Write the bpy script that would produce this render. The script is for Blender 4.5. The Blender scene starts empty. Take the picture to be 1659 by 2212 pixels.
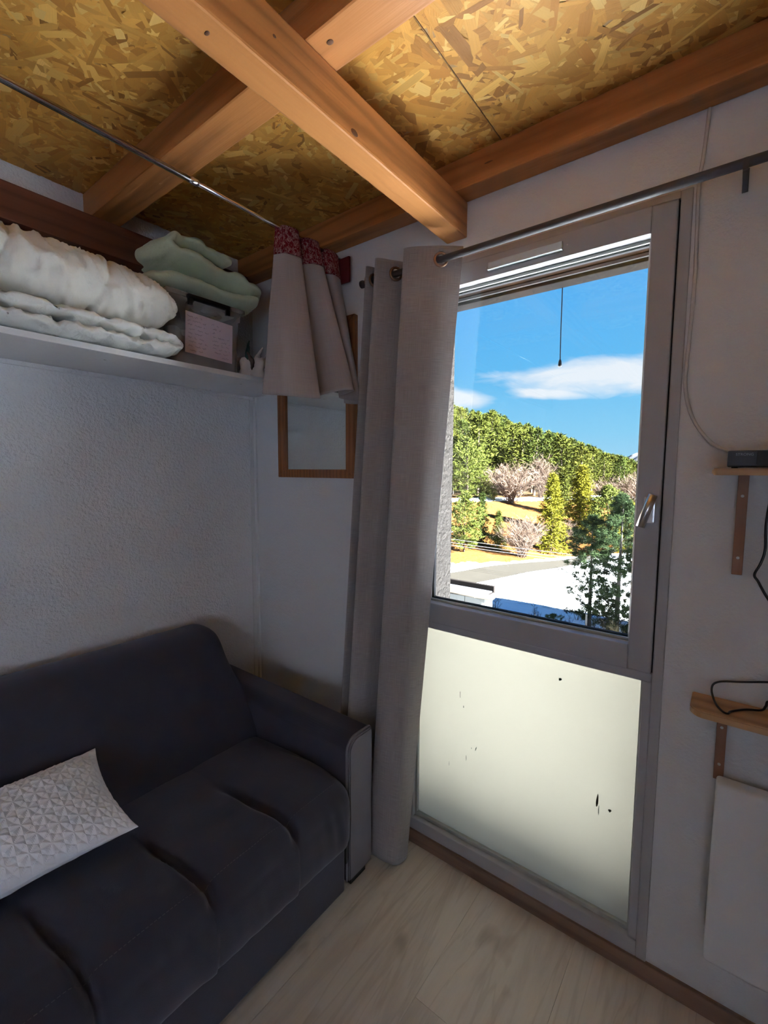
import bpy, bmesh, math, random
from mathutils import Vector, Matrix, noise

S = bpy.context.scene
C = S.collection
R = math.radians
random.seed(7)

# ------------------------------------------------------------------ camera
YAW, PITCH, ROLL, FPX = -0.654858756, -0.0900165914, 0.00580717, 988.07
EYE = Vector((0, 0, 1.45))
fw = Vector((math.sin(YAW)*math.cos(PITCH), math.cos(YAW)*math.cos(PITCH), math.sin(PITCH)))
rt = Vector((math.cos(YAW), -math.sin(YAW), 0)); up = rt.cross(fw)
r2 = math.cos(ROLL)*rt + math.sin(ROLL)*up
u2 = -math.sin(ROLL)*rt + math.cos(ROLL)*up
cam = bpy.data.objects.new('camera', bpy.data.cameras.new('camera'))
C.objects.link(cam)
cam.matrix_world = Matrix(((r2.x, u2.x, -fw.x, EYE.x), (r2.y, u2.y, -fw.y, EYE.y), (r2.z, u2.z, -fw.z, EYE.z), (0, 0, 0, 1)))
cam.data.sensor_fit = 'HORIZONTAL'; cam.data.sensor_width = 36
cam.data.lens = FPX*36/1659
cam.data.clip_start = .02; cam.data.clip_end = 5000
S.camera = cam

# ------------------------------------------------------------------ exposure
S.view_settings.view_transform = 'Standard'
S.view_settings.look = 'None'
S.view_settings.gamma = 1
S.view_settings.use_curve_mapping = False
S.view_settings.exposure = 1.6
try:
    cy = S.cycles
    cy.max_bounces = 14; cy.diffuse_bounces = 8; cy.glossy_bounces = 4; cy.transmission_bounces = 6
    cy.transparent_max_bounces = 16; cy.sample_clamp_indirect = 40
except Exception: pass

# ------------------------------------------------------------------ world: clear winter sky with a few clouds
W = bpy.data.worlds.new('sky'); S.world = W; W.use_nodes = True
wt = W.node_tree; wt.nodes.clear()
def wn(t, **k):
    n = wt.nodes.new(t)
    for a, b in k.items(): setattr(n, a, b)
    return n
def wm(op, a, b=None, c=None, clamp=False):
    n = wn('ShaderNodeMath', operation=op, use_clamp=clamp)
    for i, v in enumerate((a, b, c)):
        if v is None: continue
        if hasattr(v, 'links'): wt.links.new(v, n.inputs[i])
        else: n.inputs[i].default_value = v
    return n.outputs[0]
tc = wn('ShaderNodeTexCoord'); sp = wn('ShaderNodeSeparateXYZ'); wt.links.new(tc.outputs['Generated'], sp.inputs[0])
X_, Y_, Z_ = sp.outputs
az = wm('ARCTAN2', X_, Y_); el = wm('ARCSINE', Z_)
ramp = wn('ShaderNodeValToRGB'); e = ramp.color_ramp.elements
e[0].position = 0.0; e[0].color = (.42, .75, 1.0, 1)
e[1].position = 1.0; e[1].color = (.035, .17, .52, 1)
for p, c in ((.08, (.28, .68, 1.0, 1)), (.2, (.15, .56, 1.0, 1)), (.40, (.09, .45, 1.0, 1)), (.6, (.06, .30, .82, 1))):
    q = e.new(p); q.color = c
wt.links.new(wm('MAXIMUM', Z_, 0), ramp.inputs[0])
# clouds: soft ellipses broken up by noise, in (azimuth, elevation)
cv = wn('ShaderNodeCombineXYZ'); wt.links.new(az, cv.inputs[0]); wt.links.new(wm('MULTIPLY', el, 3.6), cv.inputs[1])
cn = wn('ShaderNodeTexNoise'); cn.inputs['Scale'].default_value = 9; cn.inputs['Detail'].default_value = 6; cn.inputs['Roughness'].default_value = .55
cn.inputs['Distortion'].default_value = .4
wt.links.new(cv.outputs[0], cn.inputs['Vector'])
def blob(a0, e0, ra, re, tilt):
    da = wm('SUBTRACT', az, R(a0)); de = wm('SUBTRACT', wm('SUBTRACT', el, R(e0)), wm('MULTIPLY', da, tilt))
    q = wm('ADD', wm('POWER', wm('ABSOLUTE', wm('DIVIDE', da, R(ra))), 2), wm('POWER', wm('ABSOLUTE', wm('DIVIDE', de, R(re))), 2))
    return wm('SUBTRACT', 1.0, q)
blobs = [blob(-8, 10.5, 18.5, 2.5, .01), blob(-18.5, 9.0, 5.5, .75, -.10), blob(-30, 8.9, 6, 1.5, -.1), blob(8, 17, 14, 2.2, .05),
         blob(60, 20, 22, 3.0, .03), blob(-75, 15, 20, 2.4, .02), blob(140, 24, 30, 4, 0), blob(-130, 18, 26, 3, 0)]
cl = blobs[0]
for b in blobs[1:]: cl = wm('MAXIMUM', cl, b)
cl = wm('MAXIMUM', cl, -1.0)
cl = wm('ADD', cl, wm('MULTIPLY', wm('SUBTRACT', cn.outputs['Fac'], .5), 2.0))
cl = wm('MULTIPLY', wm('ADD', cl, .05), 1.1, clamp=True)
mix = wn('ShaderNodeMix', data_type='RGBA'); wt.links.new(wm('MULTIPLY', cl, .9), mix.inputs[0])
wt.links.new(ramp.outputs[0], mix.inputs[6]); mix.inputs[7].default_value = (1.0, 1.02, 1.08, 1)
bg = wn('ShaderNodeBackground'); bg.inputs[1].default_value = 0.335
wt.links.new(mix.outputs[2], bg.inputs[0])
wo = wn('ShaderNodeOutputWorld'); wt.links.new(bg.outputs[0], wo.inputs[0])

# ------------------------------------------------------------------ sun: low, from the right, just behind the line of the facade
SUN_AZ, SUN_EL, SUN_E = R(91.5), R(26), 80.0
sd = Vector((math.sin(SUN_AZ)*math.cos(SUN_EL), math.cos(SUN_AZ)*math.cos(SUN_EL), math.sin(SUN_EL)))
sun = bpy.data.objects.new('sun', bpy.data.lights.new('sun', 'SUN')); C.objects.link(sun)
sun.rotation_euler = sd.to_track_quat('Z', 'Y').to_euler()
sun.data.energy = SUN_E; sun.data.angle = R(.53); sun.data.color = (1.0, .99, .985)

# ------------------------------------------------------------------ helpers
def obj(name, data, mat=None, parent=None, smooth=False):
    if isinstance(data, bmesh.types.BMesh):
        me = bpy.data.meshes.new(name); data.normal_update(); data.to_mesh(me); data.free(); data = me
    o = bpy.data.objects.new(name, data); C.objects.link(o)
    if mat is not None and not data.materials:
        for m in (mat if isinstance(mat, (list, tuple)) else [mat]): data.materials.append(m)
    if smooth:
        for p in data.polygons: p.use_smooth = True
    if parent is not None: o.parent = parent
    return o
def tag(o, label=None, cat=None, group=None, kind=None):
    if label: o['label'] = label
    if cat: o['category'] = cat
    if group: o['group'] = group
    if kind: o['kind'] = kind
    return o
def empty(name, loc=(0, 0, 0), rz=0):
    o = bpy.data.objects.new(name, None); C.objects.link(o); o.location = loc; o.rotation_euler[2] = rz
    o.empty_display_size = .1
    return o
def part(name, data, mat, root, smooth=False):
    """mesh given in world coordinates, parented to a root that only has a location"""
    o = obj(name, data, mat, root, smooth)
    if root.location.length: o.matrix_parent_inverse = Matrix.Translation(-root.location)
    return o
def box(lo, hi, bev=0, bm=None, seg=2):
    own = bm is None
    b = bmesh.new()
    bmesh.ops.create_cube(b, size=1)
    lo, hi = Vector(lo), Vector(hi)
    for v in b.verts: v.co = Vector((lo[i] + (v.co[i]+.5)*(hi[i]-lo[i]) for i in range(3)))
    if bev: bmesh.ops.bevel(b, geom=b.edges[:], offset=bev, segments=seg, profile=.6, affect='EDGES')
    if own: return b
    me = bpy.data.meshes.new('t'); b.to_mesh(me); b.free(); bm.from_mesh(me); bpy.data.meshes.remove(me)
    return bm
def tube(pts, r, n=8, closed=False, bm=None, taper=None):
    bm = bm or bmesh.new(); pts = [Vector(p) for p in pts]; rings = []
    m = len(pts); prev = None
    for i, p in enumerate(pts):
        if closed: t = pts[(i+1) % m] - pts[i-1]
        else: t = pts[min(i+1, m-1)] - pts[max(i-1, 0)]
        t.normalize()
        if prev is None:
            a = Vector((0, 0, 1)) if abs(t.z) < .9 else Vector((1, 0, 0)); nrm = t.cross(a).normalized()
        else: nrm = (prev - t*prev.dot(t)).normalized()
        prev = nrm; bn = t.cross(nrm)
        rr = r if taper is None else r*taper[i]
        rings.append([bm.verts.new(p + nrm*rr*math.cos(2*math.pi*k/n) + bn*rr*math.sin(2*math.pi*k/n)) for k in range(n)])
    for i in range(m if closed else m-1):
        a, b = rings[i], rings[(i+1) % m]
        for k in range(n): bm.faces.new((a[k], a[(k+1) % n], b[(k+1) % n], b[k]))
    if not closed:
        bm.faces.new(rings[0][::-1]); bm.faces.new(rings[-1])
    return bm
def cyl(a, b, r, n=16, bm=None): return tube([a, b], r, n, bm=bm)
def spline(ctrl, n, closed=False):
    ctrl = [Vector(c) for c in ctrl]; m = len(ctrl); out = []
    segs = m if closed else m-1
    for i in range(n):
        f = i/(n if closed else n-1)*segs; k = min(int(f), segs-1); t = f-k
        if closed: p0, p1, p2, p3 = (ctrl[(k+j) % m] for j in (-1, 0, 1, 2))
        else: p0, p1, p2, p3 = ctrl[max(k-1, 0)], ctrl[k], ctrl[min(k+1, m-1)], ctrl[min(k+2, m-1)]
        out.append(.5*((2*p1)+(-p0+p2)*t+(2*p0-5*p1+4*p2-p3)*t*t+(-p0+3*p1-3*p2+p3)*t**3))
    return out
def grid(fn, nu, nv, closeu=False, closev=False, bm=None):
    bm = bm or bmesh.new()
    V = [[bm.verts.new(fn(i/(nu if closeu else nu-1), j/(nv if closev else nv-1))) for j in range(nv)] for i in range(nu)]
    for i in range(nu if closeu else nu-1):
        for j in range(nv if closev else nv-1):
            i2, j2 = (i+1) % nu, (j+1) % nv
            bm.faces.new((V[i][j], V[i2][j], V[i2][j2], V[i][j2]))
    return bm
def prism(prof, axis, a, b):
    """closed 2-D profile extruded along an axis (0,1,2)"""
    bm = bmesh.new(); rows = []
    for t in (a, b):
        row = []
        for p in prof:
            c = list(p); c.insert(axis, t); row.append(bm.verts.new(c))
        rows.append(row)
    n = len(prof)
    for i in range(n): bm.faces.new((rows[0][i], rows[0][(i+1) % n], rows[1][(i+1) % n], rows[1][i]))
    bm.faces.new(rows[0][::-1]); bm.faces.new(rows[1])
    bmesh.ops.recalc_face_normals(bm, faces=bm.faces[:])
    return bm
def fbm(p, s=1.0, o=4): return noise.fractal(Vector(p)*s, 1.0, 2.0, o, noise_basis='PERLIN_ORIGINAL')
def sst(a, b, x):
    t = max(0., min(1., (x-a)/(b-a))); return t*t*(3-2*t)
def lerp(a, b, t): return a+(b-a)*t

# ------------------------------------------------------------------ materials
class NT:
    def __init__(s, name):
        s.m = bpy.data.materials.new(name); s.m.use_nodes = True; s.t = s.m.node_tree; s.t.nodes.clear()
        s.out = s.t.nodes.new('ShaderNodeOutputMaterial')
    def n(s, t, ins=None, **k):
        q = s.t.nodes.new(t)
        for a, b in k.items(): setattr(q, a, b)
        for a, b in (ins or {}).items(): s.put(q.inputs[a], b)
        return q
    def put(s, sock, v):
        if hasattr(v, 'links'): s.t.links.new(v, sock)
        else: sock.default_value = v
    def math(s, op, *a, clamp=False):
        q = s.n('ShaderNodeMath', operation=op, use_clamp=clamp)
        for i, v in enumerate(a): s.put(q.inputs[i], v)
        return q.outputs[0]
    def coord(s, kind='Object', scale=(1, 1, 1)):
        c = s.n('ShaderNodeTexCoord'); m = s.n('ShaderNodeMapping', {'Vector': c.outputs[kind], 'Scale': scale}); return m.outputs[0]
    def noise(s, vec, scale, detail=3, rough=.5, dist=0):
        return s.n('ShaderNodeTexNoise', {'Vector': vec, 'Scale': scale, 'Detail': detail, 'Roughness': rough, 'Distortion': dist}).outputs['Fac']
    def ramp(s, fac, stops):
        q = s.n('ShaderNodeValToRGB', {'Fac': fac}); e = q.color_ramp.elements
        while len(e) < len(stops): e.new(.5)
        for k, (p, c) in zip(e, stops): k.position = p; k.color = (*c, 1) if len(c) == 3 else c
        return q.outputs[0]
    def mix(s, fac, a, b, mode='MIX'):
        q = s.n('ShaderNodeMix', data_type='RGBA', blend_type=mode)
        s.put(q.inputs[0], fac); s.put(q.inputs[6], a if hasattr(a, 'links') else (*a, 1)); s.put(q.inputs[7], b if hasattr(b, 'links') else (*b, 1))
        return q.outputs[2]
    def bump(s, h, dist=.002, strength=1.0):
        return s.n('ShaderNodeBump', {'Height': h, 'Distance': dist, 'Strength': strength}).outputs[0]
    def bsdf(s, color, rough=.5, normal=None, **k):
        p = s.n('ShaderNodeBsdfPrincipled')
        s.put(p.inputs['Base Color'], color if hasattr(color, 'links') else (*color, 1)); s.put(p.inputs['Roughness'], rough)
        if normal is not None: s.put(p.inputs['Normal'], normal)
        for a, b in k.items(): s.put(p.inputs[a.replace('_', ' ')], b)
        return p.outputs[0]
    def done(s, sh):
        s.t.links.new(sh, s.out.inputs[0]); return s.m
def plain(name, c, rough=.5, var=.08, scale=30, **k):
    t = NT(name); v = t.coord()
    col = t.mix(t.noise(v, scale, 3), tuple(x*(1-var) for x in c), tuple(min(1, x*(1+var)) for x in c))
    return t.done(t.bsdf(col, rough, **k))

def m_wall(name, c, s1=95, d=.0016):
    t = NT(name); v = t.coord()
    h = t.math('ADD', t.noise(v, s1, 4, .6), t.math('MULTIPLY', t.noise(v, s1*.35, 2), .7))
    col = t.mix(t.noise(v, 2.2, 4, .6), tuple(x*.94 for x in c), c)
    return t.done(t.bsdf(col, .75, t.bump(h, d*2, 1.0), Specular_IOR_Level=.25))
M = {}
M['wall'] = m_wall('wall_textured_paint', (.70, .71, .725), 95, .0034)
M['wallw'] = m_wall('wall_fine_paint', (.64, .645, .655), 140, .0008)
M['roughcast'] = m_wall('roughcast_render', (.108, .090, .075), 60, .012)
def m_wood(name, c1, c2, axis, rough=.45, scale=1.0, dark=None, ring=55):
    t = NT(name); sc = [6, 6, 6]; sc[axis] = .55
    v = t.coord('Object', tuple(x*scale for x in sc))
    n1 = t.noise(v, 2.2, 5, .6, .6)
    sc2 = [1, 1, 1]; sc2[axis] = .12
    v2 = t.coord('Object', tuple(x*scale for x in sc2))
    w = t.n('ShaderNodeTexWave', {'Vector': v2, 'Scale': ring/5, 'Distortion': 5.5, 'Detail': 3.0, 'Detail Scale': 1.2}, wave_type='RINGS', rings_direction='XYZ'[axis]).outputs['Fac']
    sc3 = [140, 140, 140]; sc3[axis] = 4
    fine = t.noise(t.coord('Object', tuple(sc3)), 1.0, 2)
    col = t.mix(t.math('MULTIPLY', n1, 1.0), c2, c1)
    col = t.mix(t.math('MULTIPLY', t.math('POWER', w, 2.5), .62), col, tuple(x*.5 for x in c2))
    col = t.mix(t.math('MULTIPLY', fine, .3), col, tuple(x*.7 for x in c2))
    return t.done(t.bsdf(col, rough, t.bump(t.math('ADD', fine, w), .0008), Specular_IOR_Level=.35))
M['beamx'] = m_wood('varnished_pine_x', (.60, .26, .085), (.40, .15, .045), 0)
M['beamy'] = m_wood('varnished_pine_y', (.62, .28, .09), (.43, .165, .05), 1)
M['ledger'] = m_wood('shade_toned_varnished_pine', (.20, .072, .038), (.135, .046, .025), 1)  # pine darkened in colour to stand in for the shade under the ceiling
M['lintel'] = plain('dark_lintel_wood', (.016, .010, .007), .8, .3, 20, Specular_IOR_Level=.02)
M['knot'] = plain('knot_dark', (.13, .05, .02), .6)
M['shelfwood'] = m_wood('shelf_beech', (.58, .36, .19), (.46, .26, .125), 0, .4, 1.4, ring=30)
M['batten'] = m_wood('batten_wood', (.34, .175, .105), (.25, .12, .07), 2, .55, 1.6)
M['mirframe'] = m_wood('mirror_frame_wood', (.36, .145, .05), (.27, .10, .035), 2, .4, 2)
M['base'] = m_wood('baseboard_wood', (.30, .19, .135), (.22, .135, .095), 0, .5, 1.5)
def m_floor():
    t = NT('laminate_oak'); oi = t.n('ShaderNodeObjectInfo')
    c = t.n('ShaderNodeTexCoord'); off = t.n('ShaderNodeVectorMath', {0: c.outputs['Object']}, operation='ADD')
    cx = t.n('ShaderNodeCombineXYZ', {0: t.math('MULTIPLY', oi.outputs['Random'], 7.3), 1: t.math('MULTIPLY', oi.outputs['Random'], 31.)})
    t.put(off.inputs[1], cx.outputs[0])
    v = t.n('ShaderNodeMapping', {'Vector': off.outputs[0], 'Scale': (9, 1.0, 1)}).outputs[0]
    n1 = t.noise(v, 2.0, 6, .62, .8)
    fine = t.noise(t.n('ShaderNodeMapping', {'Vector': off.outputs[0], 'Scale': (120, 5, 1)}).outputs[0], 1, 3)
    knots = t.noise(t.n('ShaderNodeMapping', {'Vector': off.outputs[0], 'Scale': (3.4, 1.5, 1)}).outputs[0], 3.2, 2, .4, .3)
    col = t.ramp(n1, [(.25, (.47, .42, .375)), (.5, (.60, .55, .50)), (.75, (.66, .61, .56))])
    col = t.mix(t.math('MULTIPLY', fine, .25), col, (.36, .30, .25))
    vn = t.noise(t.n('ShaderNodeMapping', {'Vector': off.outputs[0], 'Scale': (5.5, .55, 1)}).outputs[0], 1.6, 4, .55, .7)
    vein = t.ramp(vn, [(.478, (0, 0, 0)), (.496, (1, 1, 1)), (.504, (1, 1, 1)), (.522, (0, 0, 0))])
    col = t.mix(t.math('MULTIPLY', vein, .20), col, (.24, .185, .145))
    kn = t.ramp(knots, [(.62, (0, 0, 0)), (.72, (1, 1, 1))])
    col = t.mix(t.math('MULTIPLY', kn, .55), col, (.22, .165, .125))
    col = t.mix(t.math('MULTIPLY', oi.outputs['Random'], .22), col, (.36, .31, .27))
    return t.done(t.bsdf(col, .34, t.bump(t.math('ADD', fine, n1), .0006), Specular_IOR_Level=.45))
M['floor'] = m_floor()
def m_flakes():
    t = NT('osb_strands'); a = t.n('ShaderNodeVertexColor', layer_name='Col').outputs[0]
    u = t.n('ShaderNodeUVMap').outputs[0]
    fib = t.noise(t.n('ShaderNodeMapping', {'Vector': u, 'Scale': (14, 420, 1)}).outputs[0], 1, 3)
    col = t.mix(t.math('MULTIPLY', fib, .38), a, (.36, .19, .07))
    return t.done(t.bsdf(col, .5, t.bump(fib, .0006), Specular_IOR_Level=.2))
M['flake'] = m_flakes()
M['osb'] = plain('osb_core', (.40, .235, .09), .6, .3, 60)
M['melamine'] = plain('white_melamine', (.72, .72, .72), .35, .02)
M['frame'] = plain('window_frame_paint', (.37, .365, .375), .45, .05, 12)
M['framel'] = plain('window_sash_paint', (.36, .355, .365), .45, .05, 12)
M['bead'] = plain('glazing_bead', (.36, .37, .35), .4)
M['gasket'] = plain('black_gasket', (.02, .02, .025), .7, Specular_IOR_Level=.1)
M['vent'] = plain('vent_plastic', (.62, .66, .66), .4)
M['steel'] = plain('brushed_steel', (.62, .60, .60), .28, .05, 60, Metallic=1.0)
M['chrome'] = plain('chrome', (.80, .80, .82), .16, .03, 60, Metallic=1.0)
M['rod'] = plain('dark_grey_rod', (.085, .08, .085), .5, .06, 30, Specular_IOR_Level=.2)
M['black'] = plain('black_plastic', (.012, .011, .013), .3)
M['blackm'] = plain('black_matt', (.015, .015, .017), .6)
M['grommet'] = plain('bronze_grommet', (.35, .22, .15), .3, .05, 30, Metallic=1.0)
M['heater'] = m_wall('heater_enamel', (.68, .69, .70), 260, .0002)
M['cablegrey'] = plain('painted_cable', (.52, .50, .49), .6)
M['logo'] = plain('silver_print', (.28, .28, .30), .4)
M['screw'] = plain('zinc_screw', (.55, .55, .53), .35, .05, 60, Metallic=1.0)
def m_cloth(name, c, weave=900, amt=.25, rough=.9, sheen=.15, bump=.0004, trans=0.0, axis_mix=True):
    t = NT(name); u = t.n('ShaderNodeUVMap').outputs[0]
    a = t.noise(t.n('ShaderNodeMapping', {'Vector': u, 'Scale': (weave, weave*.02, 1)}).outputs[0], 1, 2)
    b = t.noise(t.n('ShaderNodeMapping', {'Vector': u, 'Scale': (weave*.02, weave, 1)}).outputs[0], 1, 2)
    f = t.math('MULTIPLY', t.math('ADD', a, b), .5)
    col = t.mix(t.ramp(f, [(.38, (0, 0, 0)), (.62, (1, 1, 1))]), tuple(x*(1-amt) for x in c), tuple(min(1, x*(1+amt)) for x in c))
    sh = t.bsdf(col, rough, t.bump(f, bump), Specular_IOR_Level=.15, Sheen_Weight=sheen, Sheen_Roughness=.5)
    if trans:
        tr = t.n('ShaderNodeBsdfTranslucent', {'Color': col}).outputs[0]
        sh = t.n('ShaderNodeMixShader', {0: trans, 1: sh, 2: tr}).outputs[0]
    return t.done(sh)
M['curtain'] = m_cloth('grey_linen', (.33, .305, .30), 700, .16, trans=.12)
M['curtain2'] = m_cloth('grey_short_curtain_cloth', (.37, .335, .33), 500, .06, trans=.08)
def m_sofa(name, c, sheen):
    t = NT(name); v = t.coord()
    n1 = t.noise(v, 9, 4, .6); n2 = t.noise(v, 420, 2)
    col = t.mix(n1, tuple(x*.85 for x in c), tuple(x*1.2 for x in c))
    return t.done(t.bsdf(col, .85, t.bump(t.math('ADD', t.math('MULTIPLY', n2, .25), n1), .0012), Specular_IOR_Level=.2, Sheen_Weight=sheen, Sheen_Roughness=.45, Sheen_Tint=(.75, .75, .9, 1)))
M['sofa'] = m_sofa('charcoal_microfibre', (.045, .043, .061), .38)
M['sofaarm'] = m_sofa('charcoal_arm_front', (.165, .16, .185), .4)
M['stitch'] = plain('grey_thread', (.085, .082, .095), .8)
M['pillow'] = plain('white_quilted_cotton', (.86, .89, .93), .85, .03, 200, Specular_IOR_Level=.15)
def m_soft(name, c, sc=55, d=.003, sheen=.1):
    t = NT(name); v = t.coord()
    h = t.math('ADD', t.noise(v, sc, 4, .55, .5), t.math('MULTIPLY', t.noise(v, sc*.3, 3), 1.2))
    col = t.mix(t.noise(v, 8, 3), tuple(x*.93 for x in c), c)
    return t.done(t.bsdf(col, .85, t.bump(h, d), Specular_IOR_Level=.15, Sheen_Weight=sheen))
M['duvet'] = m_soft('white_cotton_duvet', (.80, .80, .74), 40, .004)
M['duvet2'] = m_soft('white_folded_duvet', (.80, .82, .79), 45, .004)
M['blanket'] = m_soft('pale_green_fleece', (.62, .70, .50), 90, .002, .3)
M['cloth_a'] = m_soft('brown_cloth', (.16, .11, .09), 60, .002)
M['cloth_b'] = m_soft('grey_cloth', (.30, .28, .27), 60, .002)
M['cloth_c'] = m_soft('teal_cloth', (.06, .14, .13), 60, .002)
M['cloth_d'] = m_soft('cream_cloth', (.62, .55, .50), 60, .002)
M['paper'] = plain('lilac_paper', (.74, .62, .70), .12, .03, 8, Coat_Weight=1.0, Coat_Roughness=.03)
M['ink'] = plain('grey_ink', (.14, .11, .17), .5)
def m_red():
    t = NT('red_floral_print'); u = t.n('ShaderNodeUVMap').outputs[0]
    vo = t.n('ShaderNodeTexVoronoi', {'Vector': u, 'Scale': 48.0}, feature='DISTANCE_TO_EDGE').outputs['Distance']
    n = t.noise(u, 60, 3, .6, 1.2)
    col = t.ramp(n, [(.40, (.16, .008, .018)), (.52, (.12, .006, .012)), (.56, (.36, .24, .24)), (.60, (.38, .27, .27)), (.63, (.15, .01, .02))])
    col = t.mix(t.ramp(vo, [(.0, (1, 1, 1)), (.06, (0, 0, 0))]), col, (.26, .13, .14))
    return t.done(t.bsdf(col, .85, Specular_IOR_Level=.15))
M['red'] = m_red()
M['redplain'] = plain('plain_red_cloth', (.11, .004, .010), .85)
def thin_fresnel(t, ior):
    # thin sheet: same reflectance from both sides (no total reflection on the far face)
    g = t.n('ShaderNodeNewGeometry').outputs['Backfacing']
    return t.n('ShaderNodeFresnel', {'IOR': t.math('ADD', ior, t.math('MULTIPLY', g, 1/ior-ior))}).outputs[0]
def m_pane():
    t = NT('window_glass'); fr = thin_fresnel(t, 1.5)
    tr = t.n('ShaderNodeBsdfTransparent', {'Color': (.97, .985, .98, 1)}).outputs[0]
    gl = t.n('ShaderNodeBsdfGlossy', {'Color': (1, 1, 1, 1), 'Roughness': .01}).outputs[0]
    return t.done(t.n('ShaderNodeMixShader', {0: fr, 1: tr, 2: gl}).outputs[0])
M['glass'] = m_pane()
def m_frost():
    t = NT('frosted_film'); v = t.coord()
    col = t.mix(t.noise(v, 3, 3), (.43, .42, .365), (.445, .435, .38))
    tr = t.n('ShaderNodeBsdfTranslucent', {'Color': col}).outputs[0]
    df = t.n('ShaderNodeBsdfPrincipled', {'Base Color': (.5, .49, .46, 1), 'Roughness': .4}).outputs[0]
    return t.done(t.n('ShaderNodeMixShader', {0: .12, 1: tr, 2: df}).outputs[0])
M['frost'] = m_frost()
def m_fillfrost():  # panes of the added side window, tuned for the fill light they pass
    t = NT('fill_window_glass'); col = t.mix(t.noise(t.coord(), 3, 3), (.54, .59, .68), (.55, .60, .69))
    tr = t.n('ShaderNodeBsdfTranslucent', {'Color': col}).outputs[0]
    return t.done(t.n('ShaderNodeMixShader', {0: .1, 1: tr, 2: t.n('ShaderNodeBsdfDiffuse', {'Color': (.7, .7, .7, 1)}).outputs[0]}).outputs[0])
M['fillfrost'] = m_fillfrost()
M['smudge'] = plain('grey_smudge', (.10, .11, .10), .7)
def m_mirror():
    t = NT('mirror_silver'); v = t.coord()
    col = t.mix(t.noise(v, 4, 2), (.78, .82, .79), (.82, .86, .83))
    return t.done(t.n('ShaderNodeBsdfGlossy', {'Color': col, 'Roughness': .03}).outputs[0])
M['mirror'] = m_mirror()
def m_plastic():
    t = NT('clear_plastic'); fr = thin_fresnel(t, 1.45)
    tr = t.n('ShaderNodeBsdfTransparent', {'Color': (.86, .85, .84, 1)}).outputs[0]
    df = t.n('ShaderNodeBsdfDiffuse', {'Color': (.70, .68, .66, 1)}).outputs[0]
    a = t.n('ShaderNodeMixShader', {0: t.ramp(t.noise(t.coord(), 6, 2), [(.3, (.22,)*3), (.7, (.42,)*3)]), 1: tr, 2: df}).outputs[0]
    gl = t.n('ShaderNodeBsdfGlossy', {'Color': (1, 1, 1, 1), 'Roughness': .08}).outputs[0]
    return t.done(t.n('ShaderNodeMixShader', {0: fr, 1: a, 2: gl}).outputs[0])
M['plastic'] = m_plastic()
M['slate'] = plain('roof_slate', (.055, .044, .028), .7, .35, 3)
M['shedwall'] = plain('shed_panel', (.042, .046, .044), .6, .06, 4)  # lowered evenly so the sunlit shed looks shaded
M['shadesnow'] = plain('shade_tinted_snow', (.05, .056, .068), .6, .1, 2)  # blue-grey here is shade put into the colour of the roof snow
M['fascia'] = plain('dark_fascia', (.012, .0105, .010), .8, Specular_IOR_Level=.02)
def snow_parts(t, v):
    n1 = t.noise(v, .35, 5, .6, .6); n2 = t.noise(v, 2.5, 5, .6)
    dirt = t.ramp(t.noise(t.n('ShaderNodeMapping', {'Vector': v, 'Rotation': (0, 0, .5), 'Scale': (.45, 1.6, 1)}).outputs[0], .30, 6, .68, 1.2), [(.535, (0, 0, 0)), (.62, (1, 1, 1))])
    col = t.mix(t.math('MULTIPLY', dirt, .75), (.74, .78, .83), (.020, .016, .010))
    return col, t.math('ADD', n1, t.math('MULTIPLY', n2, .25))
def m_snow():
    t = NT('snow'); col, h = snow_parts(t, t.coord())
    return t.done(t.bsdf(col, .6, t.bump(h, .35), Specular_IOR_Level=.2))
M['snow'] = m_snow()
def m_ground():
    """snow field, then the dry grass bank beyond the road with a snowy path, then forest floor"""
    t = NT('winter_ground'); v = t.coord(); scol, h = snow_parts(t, v)
    sx = t.n('ShaderNodeSeparateXYZ', {0: v}); x, y = sx.outputs[0], sx.outputs[1]
    s_ = t.math('ADD', t.math('MULTIPLY', t.math('ADD', x, 23.6), -.835), t.math('MULTIPLY', t.math('ADD', y, -42.2), .55))
    s_ = t.math('ADD', s_, t.math('MULTIPLY', t.math('SUBTRACT', t.noise(v, .45, 5, .6), .5), 3.0))
    n1 = t.noise(v, .8, 6, .65)
    g = t.ramp(n1, [(.3, (.052, .0225, .0052)), (.55, (.078, .0325, .0066)), (.75, (.066, .034, .0085))])
    sn = t.ramp(t.noise(v, .16, 4, .6, .5), [(.67, (0, 0, 0)), (.70, (1, 1, 1))])
    g = t.mix(sn, g, (.3, .31, .33))
    path = t.math('MULTIPLY', t.math('GREATER_THAN', s_, 27.2), t.math('LESS_THAN', s_, 30.5))
    f = t.math('MULTIPLY', t.math('GREATER_THAN', s_, 0), t.math('SUBTRACT', 1.0, path))
    col = t.mix(f, scol, g)
    col = t.mix(t.math('GREATER_THAN', s_, 33.0), col, t.mix(n1, (.02, .014, .006), (.04, .024, .009)))
    return t.done(t.bsdf(col, .75, t.bump(h, .3), Specular_IOR_Level=.12))
M['ground'] = m_ground()
M['asphalt'] = plain('dry_asphalt', (0.02115, 0.01935, 0.01575), .85, .12, .7, Specular_IOR_Level=.1)
M['needle_floor'] = plain('forest_floor', (.045, .036, .018), .95, .3, .4)
def m_leaf(name, a, b):
    t = NT(name); r = t.n('ShaderNodeObjectInfo').outputs['Random']
    v = t.coord(); n = t.noise(v, 1.2, 2)
    col = t.mix(t.math('ADD', t.math('MULTIPLY', r, .75), t.math('MULTIPLY', n, .3), clamp=True), a, b)
    return t.done(t.bsdf(col, .9, Specular_IOR_Level=.03))
M['needle'] = m_leaf('pine_needles', (.012, .0205, .0045), (.034, .036, .0055))
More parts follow.
